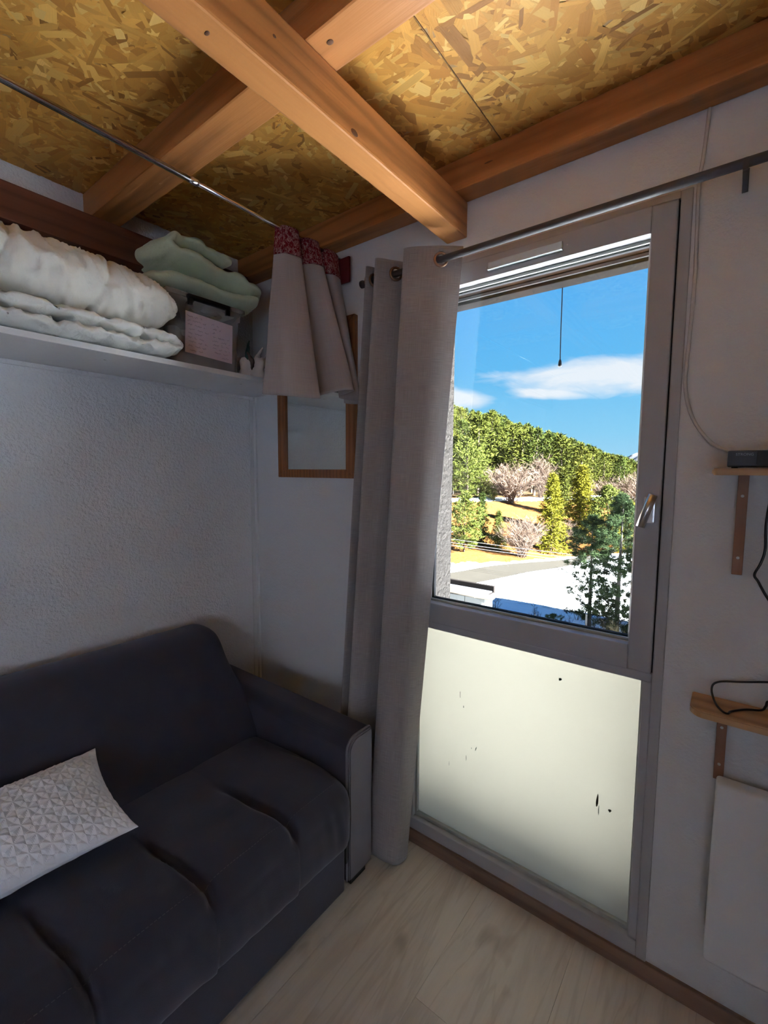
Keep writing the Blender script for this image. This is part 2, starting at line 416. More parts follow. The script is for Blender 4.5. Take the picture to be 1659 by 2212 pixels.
M['needle_y'] = m_leaf('sunny_spruce_needles', (.046, .046, .004), (.058, .054, .005))
M['needle_b'] = m_leaf('bright_pine_needles', (.030, .038, .0075), (.038, .045, .009))
M['needle_d'] = m_leaf('dark_pine_needles', (.0115, .0205, .0085), (.015, .024, .0095))
M['bark'] = plain('pine_bark', (0.03672, 0.02295, 0.0153), .9, .3, 4)
M['barkg'] = plain('grey_bark', (0.02601, 0.02142, 0.01836), .9, .3, 4)
M['twig'] = plain('bare_twigs', (.062, .039, .025), .9, .2, 1)
M['twigd'] = plain('dark_twigs', (0.0153, 0.01224, 0.01163), .9, .2, 1)
M['drygrass'] = plain('dry_stalks', (0.05814, 0.0459, 0.01683), .9, .2, 1)
M['wire'] = plain('pale_wire', (0.09792, 0.09486, 0.0918), .5)
M['postw'] = plain('white_post', (0.153, 0.1469, 0.1377), .6)
M['posto'] = plain('orange_tape', (0.1683, 0.04896, 0.02448), .6)
M['rock'] = plain('mountain_rock', (.11, .13, .17), .9, .4, .02)
M['concrete'] = plain('concrete', (.45, .43, .41), .8, .1, 8)

# ------------------------------------------------------------------ the room
XL, XR, YW, YB, ZC = -1.885, 1.15, 1.41, -2.8, 2.433
YO = 1.70   # outside face of the window wall
floor = tag(obj('floor', box((XL, YB, -.06), (XR, YW, -.004)), M['base']), kind='structure')
rng = random.Random(3)
pw = .31; x = -.62 - 5*pw; planks = {}
while x < XR:
    y = YB - rng.random()*1.2
    while y < YW:
        a, b = max(y, YB), min(y+1.28, YW); x0, x1 = max(x, XL), min(x+pw, XR)
        if b-a > .02 and x1-x0 > .02: obj('floor_plank', box((x0+.0002, a+.0002, -.008), (x1-.0002, b-.0002, 0), .0005, seg=1), M['floor'], floor)
        y += 1.28
    x += pw
tag(obj('wall_left', box((XL-.2, YB-.2, -.06), (XL, YO, 2.75)), M['wall']), kind='structure')
BY0, BY1, BZ0, BZ1 = -2.55, -1.80, .70, 1.5   # unseen window added in the side wall behind the viewer as fill light
bm = bmesh.new()
for lo, hi in (((YB-.2, -.06), (BY0, 2.75)), ((BY1, -.06), (YW, 2.75)), ((BY0, -.06), (BY1, BZ0)), ((BY0, BZ1), (BY1, 2.75))):
    box((XR, lo[0], lo[1]), (XR+.2, hi[0], hi[1]), bm=bm)
tag(obj('wall_right', bm, M['wall']), kind='structure')
w2 = tag(empty('added_fill_window', (XR+.1, (BY0+BY1)/2, BZ0)), kind='structure')
ym = (BY0+BY1)/2
for lo, hi in (((BY0, BZ0), (BY0+.06, BZ1)), ((BY1-.06, BZ0), (BY1, BZ1)), ((BY0+.06, BZ0), (BY1-.06, BZ0+.06)), ((BY0+.06, BZ1-.06), (BY1-.06, BZ1)), ((ym-.04, BZ0+.06), (ym+.04, BZ1-.06))):
    part('frame_bar', box((XR+.07, lo[0], lo[1]), (XR+.13, hi[0], hi[1]), .003), M['frame'], w2)
for y0, y1 in ((BY0+.06, ym-.04), (ym+.04, BY1-.06)): part('frosted_pane', box((XR+.098, y0, BZ0+.06), (XR+.102, y1, BZ1-.06)), M['fillfrost'], w2)
tag(obj('wall_back', box((XL, YB-.2, -.06), (XR, YB, 2.75)), M['wall']), kind='structure')
ceil = tag(obj('ceiling', box((XL, YB, ZC), (XR, YW, 2.75)), M['wall']), kind='structure')
# window wall: inner leaf and outer leaf with their openings; the outer leaf is the facade of the building
FX0, FX1, FZ0, FZ1 = -.978, -.125, .045, 2.15
OX0, OX1, OZ0, OZ1 = -.945, -.16, .03, 2.11
bm = bmesh.new()
def ring(bm, X0, X1, Z0, Z1, x0, x1, z0, z1, y0, y1):
    box((X0, y0, Z0), (x0, y1, Z1), bm=bm); box((x1, y0, Z0), (X1, y1, Z1), bm=bm)
    box((x0, y0, Z0), (x1, y1, z0), bm=bm); box((x0, y0, z1), (x1, y1, Z1), bm=bm)
ring(bm, XL, XR+.2, -.06, 2.75, FX0, FX1, FZ0, FZ1, YW, 1.475)
tag(obj('wall_window', bm, M['wallw']), kind='structure')
bm = bmesh.new()
GZ = -8.55; TOP = 7.0
ring(bm, -22, 34, GZ-.3, TOP, OX0, OX1, OZ0, OZ1, 1.475, YO)
fac = tag(obj('wall_facade', bm, M['roughcast']), kind='structure')
obj('sill', prism([(1.475, .03), (1.78, .005), (1.78, .05), (1.475, .075)], 0, OX0, OX1), M['concrete'], fac)
obj('roof_slab', box((-22, -.9, TOP-.4), (34, 2.1, TOP)), M['concrete'], fac)
tag(obj('baseboard_window', box((XL, 1.395, 0), (XR, YW, .052), .002), M['base']), kind='structure')
bm = box((XL, 1.399, .05), (XL+.021, YW, 1.798), .0015)
box((XL+.0, YW-.03, .05), (XL+.006, YW, 1.798), .001, bm)
tag(obj('trim_1', bm, M['wallw']), kind='structure')

# ------------------------------------------------------------------ OSB deck
def flakes(x0, x1, y0, y1, n, seed):
    rg = random.Random(seed); verts, faces, cols, uvs = [], [], [], []
    pal = [((.66, .385, .125), 5), ((.56, .30, .085), 5), ((.72, .47, .18), 3), ((.45, .22, .06), 2.5), ((.80, .58, .28), 1.5), ((.31, .145, .04), .9), ((.61, .345, .105), 4)]
    pc = [p for p, w in pal]; pw_ = [w for p, w in pal]
    for i in range(n):
        L = min(.17, max(.018, rg.lognormvariate(math.log(.074), .55))); w = min(.032, max(.004, rg.lognormvariate(math.log(.0175), .5)))
        if L < w*1.6: L = w*1.6
        an = rg.gauss(.5, .75) if rg.random() < .65 else rg.uniform(0, math.pi)
        cx, cy = rg.uniform(x0, x1), rg.uniform(y0, y1)
        c, s = math.cos(an), math.sin(an)
        z = 2.4145 - 1.6e-3*(i/n)
        tl = rg.uniform(-.0006, .0006)
        pts = [(-L/2, -w/2*rg.uniform(.5, 1)), (-L*rg.uniform(.3, .48), -w/2), (L*rg.uniform(.2, .45), -w/2), (L/2, w/2*rg.uniform(-.8, .5)), (L*rg.uniform(.3, .45), w/2), (-L*rg.uniform(.35, .5), w/2)]
        k = len(verts); ok = True; vv = []
        for (a, b) in pts:
            px, py = cx+a*c-b*s, cy+a*s+b*c
            px = min(max(px, x0), x1); py = min(max(py, y0), y1)
            vv.append((px, py, z + tl*(a/L)))
        verts += vv; faces.append(tuple(range(k+5, k-1, -1)))
        col = rg.choices(pc, pw_)[0]; f = rg.uniform(.8, 1.15); cols.append((min(1, col[0]*f*1.04), min(1, col[1]*f*.93), col[2]*f*.60))
        o1, o2 = rg.random()*9, rg.random()*9
        uvs.append([(a+o1, b+o2) for a, b in pts][::-1])
    me = bpy.data.meshes.new('strands'); me.from_pydata(verts, [], faces)
    ca = me.color_attributes.new('Col', 'FLOAT_COLOR', 'CORNER'); ul = me.uv_layers.new(name='UVMap')
    li = 0
    for f in range(len(faces)):
        for q in range(6):
            ca.data[li].color = (*cols[f], 1); ul.data[li].uv = uvs[f][q]; li += 1
    return me
SEAM = -.603
for (a, b, n, sd_) in ((XL, SEAM-.001, 11500, 1), (SEAM+.001, XR, 15500, 2)):
    for (c, d, fr_) in ((YB, -.602, 0), (-.598, YW-.01, 1)):
        pnl = obj('osb_panel', box((a, c, 2.415), (b, d, ZC), .001, seg=1), M['osb'], ceil)
        if fr_: tag(obj('strands', flakes(a+.001, b-.001, c+.001, d-.001, n, sd_), M['flake'], pnl), kind='stuff')

# ------------------------------------------------------------------ timbers
def beam(name, lo, hi, mat, label, cat='beam', knots=(), group=None):
    lo, hi = Vector(lo), Vector(hi); c = (lo+hi)/2
    o = obj(name, box(lo-c, hi-c, .005), mat); o.location = c
    for (p, nrm, ra, rb) in knots:
        b = bmesh.new(); bmesh.ops.create_uvsphere(b, u_segments=14, v_segments=8, radius=1)
        n_ = Vector(nrm); ax = 'xyz'
        for v in b.verts: v.co = Vector((v.co.x*(.0012 if n_.x else ra), v.co.y*(.0012 if n_.y else (ra if n_.x else rb)), v.co.z*(.0012 if n_.z else rb))) + Vector(p) - c
        obj('knot', b, M['knot'], o, True)
    return tag(o, label, cat, group)
beam('main_beam', (-.82, YB, 2.21), (-.745, YW-.001, 2.319), M['beamy'], 'thick varnished pine beam carrying the joists, its end over the window',
     knots=[((-.7448, .85, 2.225), (1, 0, 0), .012, .007), ((-.78, .50, 2.2098), (0, 0, 1), .006, .004), ((-.7448, .62, 2.27), (1, 0, 0), .004, .003)])
beam('ceiling_joist', (XL+.001, .70, 2.32), (XR-.001, .795, 2.4125), M['beamx'], 'varnished pine joist with bold grain crossing over the main beam',
     knots=[((-.71, .735, 2.3198), (0, 0, 1), .008, .006)])
beam('ceiling_joist', (XL+.001, -.05, 2.32), (XR-.001, .045, 2.4125), M['beamx'], 'varnished pine joist above the middle of the sofa')
beam('ceiling_joist', (XL+.001, 1.333, 2.32), (XR-.001, YW-.001, 2.4125), M['beamx'], 'varnished pine joist fixed along the top of the window wall',
     knots=[((-.64, 1.3328, 2.365), (0, 1, 0), .014, .0025)])
beam('wall_ledger', (XL+.001, YB, 2.205), (XL+.078, 1.3325, 2.319), M['ledger'], 'varnished ledger with shade in its colour along the sofa wall under the joist ends')

# ------------------------------------------------------------------ the French window
win = tag(empty('window_1', (-.55, 1.44, .045)), kind='structure')
def wp(name, lo, hi, mat, bev=.002, parent=None): return part(name, box(lo, hi, bev), mat, win)
fy0, fy1 = 1.404, 1.472
wp('frame_jamb', (FX0, fy0, FZ0), (-.952, fy1, FZ1), M['frame'], .003)
wp('frame_jamb', (-.151, fy0, FZ0), (FX1, fy1, FZ1), M['frame'], .003)
wp('frame_head', (-.952, fy0, 2.131), (-.151, fy1, FZ1), M['frame'])
wp('frame_sill', (-.952, fy0, FZ0), (-.151, fy1, .098), M['frame'], .004)
wp('frame_transom', (-.952, fy0+.002, .874), (-.151, fy1, .899), M['frame'], .003)
wp('panel_stile', (-.952, fy0+.004, .098), (-.930, fy1, .874), M['frame'], .003)
wp('panel_stile', (-.174, fy0+.004, .098), (-.151, fy1, .874), M['frame'], .003)
sy0, sy1 = 1.396, 1.462
wp('sash_stile', (-.950, sy0, .902), (-.882, sy1, 2.129), M['framel'], .004)
wp('sash_stile', (-.212, sy0, .902), (-.1545, sy1, 2.129), M['framel'], .004)
wp('sash_rail', (-.882, sy0+.0004, 2.062), (-.212, sy1, 2.129), M['framel'], .003)
wp('sash_rail', (-.882, sy0+.0004, .902), (-.212, sy1, .972), M['framel'], .003)
# black strip standing in for the shadow gap between sash and jamb
part('shadow_gap_strip', box((-.1543, 1.41, .902), (-.1512, 1.42, 2.129)), M['gasket'], win)
part('glass_pane', box((-.883, 1.436, .968), (-.211, 1.440, 2.066)), M['glass'], win)
for lo, hi in (((-.882, 1.428, .972), (-.212, 1.435, .981)), ((-.882, 1.428, 2.053), (-.212, 1.435, 2.062)), ((-.882, 1.428, .981), (-.874, 1.435, 2.053)), ((-.219, 1.428, .981), (-.212, 1.435, 2.053))):
    part('glazing_bead', box(lo, hi, .002), M['bead'], win)
for lo, hi in (((-.882, 1.4405, .972), (-.212, 1.452, .984)), ((-.882, 1.4405, 2.05), (-.212, 1.452, 2.062)), ((-.882, 1.4405, .984), (-.868, 1.452, 2.05)), ((-.2165, 1.4405, .984), (-.212, 1.452, 2.05))):
    part('glazing_gasket', box(lo, hi), M['gasket'], win)
fp = part('frosted_pane', box((-.931, 1.438, .096), (-.173, 1.442, .876)), M['frost'], win)
for lo, hi in (((-.930, 1.424, .098), (-.174, 1.437, .112)), ((-.930, 1.424, .866), (-.174, 1.437, .874)), ((-.930, 1.424, .112), (-.921, 1.437, .866)), ((-.179, 1.424, .112), (-.174, 1.437, .866))):
    part('glazing_bead', box(lo, hi, .002), M['bead'], win)
def smudge(x, z, rx, rz, rot=0):
    b = bmesh.new(); bmesh.ops.create_circle(b, cap_ends=True, segments=12, radius=1)
    c, s = math.cos(rot), math.sin(rot); k = random.Random(int(x*1e4))
    for v in b.verts:
        f = k.uniform(.6, 1.15); a, d = v.co.x*rx*f, v.co.y*rz*f
        v.co = Vector((x+a*c-d*s, 1.4376, z+a*s+d*c))
    obj('smudge', b, M['smudge'], fp)
for a in ((-.402, .80, .005, .006), (-.278, .455, .0035, .022, -.05), (-.273, .425, .0015, .02), (-.243, .437, .006, .006), (-.75, .64, .0014, .016), (-.735, .60, .002, .006), (-.683, .459, .002, .011, -.25), (-.72, .41, .0015, .012), (-.70, .455, .0015, .004), (-.79, .36, .001, .01)):
    smudge(*a)
tv = part('trickle_vent', box((-.66, 1.386, 2.083), (-.432, 1.3955, 2.104), .003), M['vent'], win)
obj('vent_lip', box((-.66, 1.382, 2.0795), (-.432, 1.3955, 2.0845), .001), M['vent'], tv)
for xx in (-.668, -.42):
    part('vent_screw', cyl((xx, 1.394, 2.092), (xx, 1.3965, 2.092), .002, 10), M['screw'], win)
hd = part('handle', box((-.192, 1.385, 1.315), (-.165, 1.3965, 1.385), .004), M['steel'], win)
lv = tube([(-.167, 1.352, 1.392), (-.180, 1.352, 1.35), (-.1925, 1.352, 1.308)], .0105, 14); cyl((-.1785, 1.39, 1.353), (-.1785, 1.352, 1.353), .008, 12, lv)
obj('lever', lv, M['steel'], hd, True)
# exterior roller track under the lintel, and the pull cord outside
obj('blind_track', box((OX0, 1.60, 2.075), (OX1, 1.66, 2.11), .004), M['fascia'], fac)
obj('blind_track', box((OX0, 1.59, 2.086), (OX1, 1.599, 2.096), .001), M['rod'], fac)
obj('lintel_board', box((OX0, 1.474, 2.098), (OX1, 1.6985, 2.1115), .002), M['lintel'], fac)
cr = empty('pull_cord', (-.509, 1.69, 2.075))
part('cord', tube([(-.509, 1.655, 2.075), (-.5088, 1.655, 1.95), (-.5075, 1.655, 1.835)], .0017, 6), M['gasket'], cr)
part('toggle', tube([(-.5075, 1.655, 1.837), (-.5075, 1.655, 1.83), (-.5075, 1.655, 1.818), (-.5075, 1.655, 1.812)], .0062, 12, taper=[.35, .8, 1, .9]), M['black'], cr, True)
tag(cr, 'thin dark pull cord with black toggle hanging outside the glass', 'cord')

# ------------------------------------------------------------------ curtains
def with_uv(bm, nu, nv, su, sv):
    return bm
def sheet(top, bot, z0, z1, nu, nv, su, sv, wob=.004, seed=0, thick=.0, v0=0., v1=1., hem=None):
    """hanging cloth: top/bottom plan curves joined by straight falls; returns mesh with UVs in metres"""
    A = spline([(p[0], p[1], 0) for p in top], nu); B = spline([(p[0], p[1], 0) for p in bot], nu)
    P = []
    for j in range(nv):
        v = lerp(v0, v1, j/(nv-1)); row = []
        for i in range(nu):
            u = i/(nu-1); p = A[i].lerp(B[i], v)
            k = noise.noise(Vector((u*6+seed, v*2.2, seed)))*wob*(.3+v)
            zt = z0(u) if callable(z0) else z0; zb = z1(u) if callable(z1) else z1
            row.append(Vector((p.x+k*.6, p.y-k, lerp(zt, zb, v))))
        P.append(row)
    verts = [p for r in P for p in r]; faces = []; uv = []
    for j in range(nv-1):
        for i in range(nu-1):
            faces.append((j*nu+i, j*nu+i+1, (j+1)*nu+i+1, (j+1)*nu+i))
            uv += [(i/(nu-1)*su, lerp(v0, v1, j/(nv-1))*sv), ((i+1)/(nu-1)*su, lerp(v0, v1, j/(nv-1))*sv), ((i+1)/(nu-1)*su, lerp(v0, v1, (j+1)/(nv-1))*sv), (i/(nu-1)*su, lerp(v0, v1, (j+1)/(nv-1))*sv)]
    me = bpy.data.meshes.new('cloth'); me.from_pydata(verts, [], faces)
    ul = me.uv_layers.new(name='UVMap')
    for k, q in enumerate(uv): ul.data[k].uv = q
    return me
def thicken(o, t=.0016):
    md = o.modifiers.new('thickness', 'SOLIDIFY'); md.thickness = t; md.offset = 0
    return o
c_top = [(-.735, 1.365), (-.80, 1.313), (-.888, 1.262), (-.906, 1.305), (-.925, 1.372), (-.966, 1.318), (-1.012, 1.262), (-1.035, 1.36), (-1.075, 1.29), (-1.105, 1.372)]
c_bot = [(-.893, 1.315), (-.902, 1.245), (-.985, 1.230), (-1.03, 1.25), (-1.06, 1.345), (-1.10, 1.25), (-1.16, 1.242), (-1.19, 1.34), (-1.215, 1.262), (-1.245, 1.37)]
cu = empty('window_curtain', (-.95, 1.32, .03))
cl_ = part('cloth', sheet(c_top, c_bot, 2.165, lambda u: .012+.02*sst(.0, .16, u)*(1-sst(.2, .3, u)), 300, 120, 1.35, 2.15, .010, 3), M['curtain'], cu, True); thicken(cl_)
ROD_Y, ROD_Z = 1.318, 2.122
def ringobj(c, nrm, r, rr, n=28):
    nrm = Vector(nrm).normalized(); a = nrm.cross(Vector((0, 0, 1))).normalized(); b = nrm.cross(a)
    return tube([Vector(c)+a*r*math.cos(2*math.pi*k/n)+b*r*math.sin(2*math.pi*k/n) for k in range(n)], rr, 8, True)
cme = cl_.data; NUc = 300
row = min(range(120), key=lambda j: abs(cme.vertices[j*NUc].co.z-ROD_Z))
tp = [cme.vertices[row*NUc+i].co.copy() for i in range(NUc)]; eyes = []
for i in range(2, NUc-2):
    if (tp[i].y-ROD_Y)*(tp[i+1].y-ROD_Y) <= 0:
        t_ = (tp[i+2]-tp[i-2]).normalized(); c = Vector((tp[i].x, ROD_Y, ROD_Z)); eyes.append(c)
        part('grommet', ringobj(c, (t_.y, -t_.x, 0), .0200, .0042), M['grommet'], cu, True)
bm = bmesh.new(); bm.from_mesh(cme)
dead = [f for f in bm.faces if any((f.calc_center_median()-c).length < .0175 for c in eyes)]
bmesh.ops.delete(bm, geom=dead, context='FACES'); bm.to_mesh(cme); bm.free()
tag(cu, 'long grey linen eyelet curtain gathered beside the sofa arm', 'curtain')
rod = empty('curtain_rod', (-.3, ROD_Y, ROD_Z))
part('rod', cyl((-1.112, ROD_Y, ROD_Z), (.9, ROD_Y, ROD_Z), .0105, 16), M['rod'], rod, True)
part('finial', cyl((-1.122, ROD_Y, ROD_Z), (-1.112, ROD_Y, ROD_Z), .013, 16), M['rod'], rod, True)
for bx in (-.024, -1.092):
    b = box((bx-.006, 1.402, ROD_Z-.02), (bx+.006, 1.4095, ROD_Z+.03), .001); box((bx-.005, ROD_Y-.004, ROD_Z-.021), (bx+.005, 1.405, ROD_Z-.0108), .001, b); box((bx-.005, ROD_Y-.016, ROD_Z-.021), (bx+.005, ROD_Y-.0108, ROD_Z+.004), .001, b)
    part('bracket', b, M['rod'], rod)
tag(rod, 'dark grey curtain rod above the window', 'curtain rod')

s_top = [(-1.295, 1.070), (-1.262, 1.085), (-1.255, 1.135), (-1.292, 1.165), (-1.262, 1.195), (-1.258, 1.235), (-1.29, 1.265), (-1.262, 1.30), (-1.27, 1.345), (-1.285, 1.372)]
s_bot = [(-1.315, 1.02), (-1.21, 1.035), (-1.155, 1.135), (-1.25, 1.19), (-1.165, 1.225), (-1.125, 1.285), (-1.225, 1.31), (-1.15, 1.335), (-1.165, 1.365), (-1.26, 1.374)]
sc_ = empty('shelf_curtain', (-1.25, 1.2, 1.70))
zb = lambda u: 1.712-.02*math.sin(u*9)+.015*u
sb = part('cloth', sheet(s_top, s_bot, 2.262, zb, 120, 40, .8, .56, .012, 11, v0=.13), M['curtain2'], sc_, True); thicken(sb)
hb = part('heading', sheet(s_top, s_bot, 2.276, zb, 120, 8, .8, .56, .012, 11, v0=0, v1=.165), M['red'], sc_, True); thicken(hb, .003)
hr_ = part('heading_end', box((-1.285, 1.366, 2.175), (-1.225, 1.3755, 2.268), .002), M['redplain'], sc_)
tag(sc_, 'short grey curtain with red floral heading bunched at the shelf end', 'curtain')
pr = empty('tension_rod', (-1.28, .5, 2.27))
part('outer_tube', cyl((-1.28, -2.79, 2.27), (-1.28, .765, 2.27), .0085, 14), M['chrome'], pr, True)
part('inner_tube', cyl((-1.28, .765, 2.27), (-1.28, 1.395, 2.27), .0065, 14), M['chrome'], pr, True)
part('collar', tube([(-1.28, .75, 2.27), (-1.28, .757, 2.27), (-1.28, .772, 2.27), (-1.28, .778, 2.27)], .0098, 14, taper=[.85, 1, 1, .8]), M['chrome'], pr, True)
part('end_cap', cyl((-1.28, 1.39, 2.27), (-1.28, 1.4095, 2.27), .012, 14), M['blackm'], pr, True)
tag(pr, 'thin chrome telescopic rod under the ceiling in front of the shelf', 'curtain rod')

# ------------------------------------------------------------------ mirror
mr = empty('wall_mirror', (-1.454, 1.40, 1.418))
mx0, mx1, mz0, mz1, fwid = -1.683, -1.216, 1.418, 2.058, .047
def mitre(o4, i4, y0, y1):
    b = bmesh.new(); vs = []
    for y in (y0, y1):
        vs.append([b.verts.new((p[0], y, p[1])) for p in (o4[0], o4[1], i4[1], i4[0])])
    for k in range(4): b.faces.new((vs[0][k], vs[0][(k+1) % 4], vs[1][(k+1) % 4], vs[1][k]))
    b.faces.new(vs[0][::-1]); b.faces.new(vs[1]); bmesh.ops.recalc_face_normals(b, faces=b.faces[:])
    bmesh.ops.bevel(b, geom=b.edges[:], offset=.0018, segments=2, affect='EDGES'); return b
oc = [(mx0, mz0), (mx1, mz0), (mx1, mz1), (mx0, mz1)]; ic = [(mx0+fwid, mz0+.036), (mx1-fwid, mz0+.036), (mx1-fwid, mz1-.036), (mx0+fwid, mz1-.036)]
for k in range(4): part('frame_rail', mitre((oc[k], oc[(k+1) % 4]), (ic[k], ic[(k+1) % 4]), 1.386, 1.4085), M['mirframe'], mr)
part('mirror_glass', box((mx0+.04, 1.397, mz0+.03), (mx1-.04, 1.401, mz1-.03)), M['mirror'], mr)
tag(mr, 'rectangular mirror in a brown wooden frame beside the curtain', 'mirror')

# ------------------------------------------------------------------ long white shelf and what lies on it
sh = empty('storage_shelf', (-1.7, .2, 1.80))
part('board', box((XL+.001, -1.2, 1.80), (-1.53, 1.409, 1.818), .0015), M['melamine'], sh)
for y in (.64, 1.15):
    for dx in (0, .016): part('cleat_screw', cyl((-1.872+dx*.3, y+dx, 1.7985), (-1.872+dx*.3, y+dx, 1.8005), .004, 10), M['screw'], sh)
    part('board_screw', cyl((-1.632, y+.008, 1.7985), (-1.632, y+.008, 1.8005), .004, 10), M['screw'], sh)
part('support', box((XL+.0015, -1.2, 1.785), (XL+.012, 1.395, 1.7995), .001), M['wall'], sh)
tag(sh, 'long white melamine shelf fixed high on the wall above the sofa', 'shelf')

def sweep(path, wx, th, cx, ns, nr, fn=None, power=2.6, cap=.06, dx=None, tf=None):
    """a soft slab swept along a path in the y-z plane; section is a superellipse of width wx (along x) and thickness th"""
    P = spline([(0, p[0], p[1]) for p in path], ns); bm = bmesh.new(); rings = []
    L = [0]
    for i in range(1, ns): L.append(L[-1]+(P[i]-P[i-1]).length)
    for i, p in enumerate(P):
        t = (P[min(i+1, ns-1)]-P[max(i-1, 0)]).normalized(); nrm = Vector((0, -t.z, t.y))
        d = min(L[i], L[-1]-L[i]); e = math.sqrt(max(0, 1-(1-min(1, d/cap))**2)) if cap else 1; e = max(e, .03)
        row = []
        for k in range(nr):
            a = 2*math.pi*k/nr; ca, sa = math.cos(a), math.sin(a)
            sx = math.copysign(abs(ca)**(2/power), ca); sn = math.copysign(abs(sa)**(2/power), sa)
            q = Vector((cx + (dx(L[i]/L[-1]) if dx else 0) + sx*wx/2*(.8+.2*e), p.y, p.z)) + nrm*sn*th/2*e*(tf(i/(ns-1)) if tf else 1)
            if fn: q = q + fn(q, i/(ns-1), a, nrm)
            row.append(bm.verts.new(q))
        rings.append(row)
    for i in range(ns-1):
        for k in range(nr): bm.faces.new((rings[i][k], rings[i][(k+1) % nr], rings[i+1][(k+1) % nr], rings[i+1][k]))
    bm.faces.new(rings[0][::-1]); bm.faces.new(rings[-1])
    bmesh.ops.recalc_face_normals(bm, faces=bm.faces[:])
    return bm
def ridged(x): return 1-abs(noise.noise(x))*2
def roll_fn(q, u, a, nrm):
    r = Vector((math.cos(a), 0, math.sin(a)))
    # gathers running around the roll, a few deep seams, broad lumps
    w = noise.noise(Vector((a*.9+3, q.y*26+math.sin(a*1.5)*.8, 1)))*.013*(.4+.6*abs(math.sin(a*1.1+q.y*3)))
    w += max(0, ridged(Vector((a*1.1+q.y*2, q.y*30+math.sin(a)*1.5, 5))))**3*.011+noise.noise(Vector((a*2.2, q.y*70, 5)))*.0035
    for ys, k in ((.36, .9), (.60, .5), (.12, .9)):
        dy = q.y-ys-.04*math.sin(a+.5); w -= .014*math.exp(-(dy/.010)**2)
    w += noise.noise(Vector((a*.6, q.y*4, 9)))*.014
    return r*w
ro = obj('rolled_duvet', sweep([(-.75, 2.021), (-.3, 2.024), (.1, 2.021), (.40, 2.016), (.66, 1.998), (.838, 1.976)], .315, .200, -1.66, 260, 64, roll_fn, 2.1, .085, tf=lambda u: 1.04-.30*u**3), M['duvet'], None, True)
tag(ro, 'plump white rolled duvet lying on top of the folded one', 'duvet')
def fold_fn(q, u, a, nrm):
    pin = 0
    for k in range(14):
        y0 = -.7 + k*.118
        pin += math.exp(-((q.y-y0)/.016)**2)
    front = sst(-1.60, -1.50, q.x)
    w = noise.noise(Vector((q.x*14, q.y*22, q.z*30)))*.008 + noise.noise(Vector((q.x*40, q.y*60, q.z*60)))*.005 + max(0, ridged(Vector((q.x*9, q.y*18, q.z*16))))**4*.008
    return nrm*(w - math.copysign(.008*pin, math.sin(a))*.7) + Vector((-pin*.012*front + w*1.2, 0, 0))
fd = obj('folded_duvet', sweep([(-.75, 1.844), (-.2, 1.844), (.3, 1.844), (.72, 1.844), (.80, 1.846), (.835, 1.861), (.815, 1.879), (.74, 1.886), (.3, 1.892), (-.2, 1.892), (-.75, 1.892)], .375, .042, -1.672, 420, 44, fold_fn, 3.2, .03), M['duvet2'], None, True)
tag(fd, 'white quilted duvet folded flat on the shelf, its edge overhanging', 'duvet')

# storage box
bx = empty('storage_box', (-1.70, 1.02, 1.818))
bx0, bx1, by0, by1, bz0, bz1 = -1.855, -1.60, .845, 1.150, 1.8185, 2.065
def tub(t0, t1, inset):
    b = bmesh.new(); rows = []
    prof = [(bx0, by0), (bx1, by0), (bx1, by1), (bx0, by1)]
    def loop(z, g):
        cx, cy = (bx0+bx1)/2, (by0+by1)/2; pts = []
        hx, hy, r = (bx1-bx0)/2-g, (by1-by0)/2-g, .022
        for (sx, sy, a0) in ((1, 1, 0), (-1, 1, 90), (-1, -1, 180), (1, -1, 270)):
            for k in range(5):
                a = R(a0+k*22.5); pts.append((cx+sx*(hx-r)+r*math.cos(a), cy+sy*(hy-r)+r*math.sin(a), z))
        return [b.verts.new(p) for p in pts]
    Ls = [loop(bz0, .022), loop(bz0+.006, .015), loop(bz1-.03, .006), loop(bz1-.028, .001), loop(bz1, 0)]
    for A, B in zip(Ls, Ls[1:]):
        for k in range(20): b.faces.new((A[k], A[(k+1) % 20], B[(k+1) % 20], B[k]))
    b.faces.new(Ls[0][::-1]); return b
tb = part('tub', tub(0, 0, 0), M['plastic'], bx, True)
ld = box((bx0-.006, by0-.008, bz1-.002), (bx1+.008, by1+.008, bz1+.016), .006); box((bx0+.015, by0+.02, bz1+.014), (bx1-.015, by1-.02, bz1+.024), .005, ld)
part('lid', ld, M['plastic'], bx)
ha = box((bx1-.004, .915, bz1-.004), (bx1+.016, 1.085, bz1+.012), .004)
box((bx1+.002, .915, bz1-.026), (bx1+.014, .932, bz1+.004), .003, ha); box((bx1+.002, 1.068, bz1-.026), (bx1+.014, 1.085, bz1+.004), .003, ha)
part('handle', ha, M['black'], bx)
lab = part('label_card', box((-1.599, .905, 1.868), (-1.5975, 1.098, 2.014), 0), M['paper'], bx)
lab.data.transform(Matrix.Translation((-1.598, 1.0, 1.94)) @ Matrix.Rotation(R(-2.5), 4, 'X') @ Matrix.Translation((1.598, -1.0, -1.94)))
rg = random.Random(5); b = bmesh.new()
def scribble(b, y0, z0, length, hgt=.006):
    pts = []; y = y0; n = int(length/.0022)
    if n < 2: return
    for i in range(n):
        zz = z0 + rg.uniform(-.5, .5)*hgt
        pts.append((-1.5970, y + rg.uniform(-.0008, .0008), zz)); y += .0022
    tube(pts, .00042, 3, bm=b)
def words(y0, z0, y1):
    y = y0
    while y < y1:
        L = rg.uniform(.012, .032); L = min(L, y1-y); scribble(b, y, z0-(y-1.0)*.02, L); y += L + .007
for k, (ya, yb2) in enumerate(((.912, .975), (.915, .99), (.915, .985), (.92, 1.0), (.918, .98), (.915, .985), (.918, .995), (.915, .99), (.92, .975))): words(ya, 2.0-k*.0148, yb2)
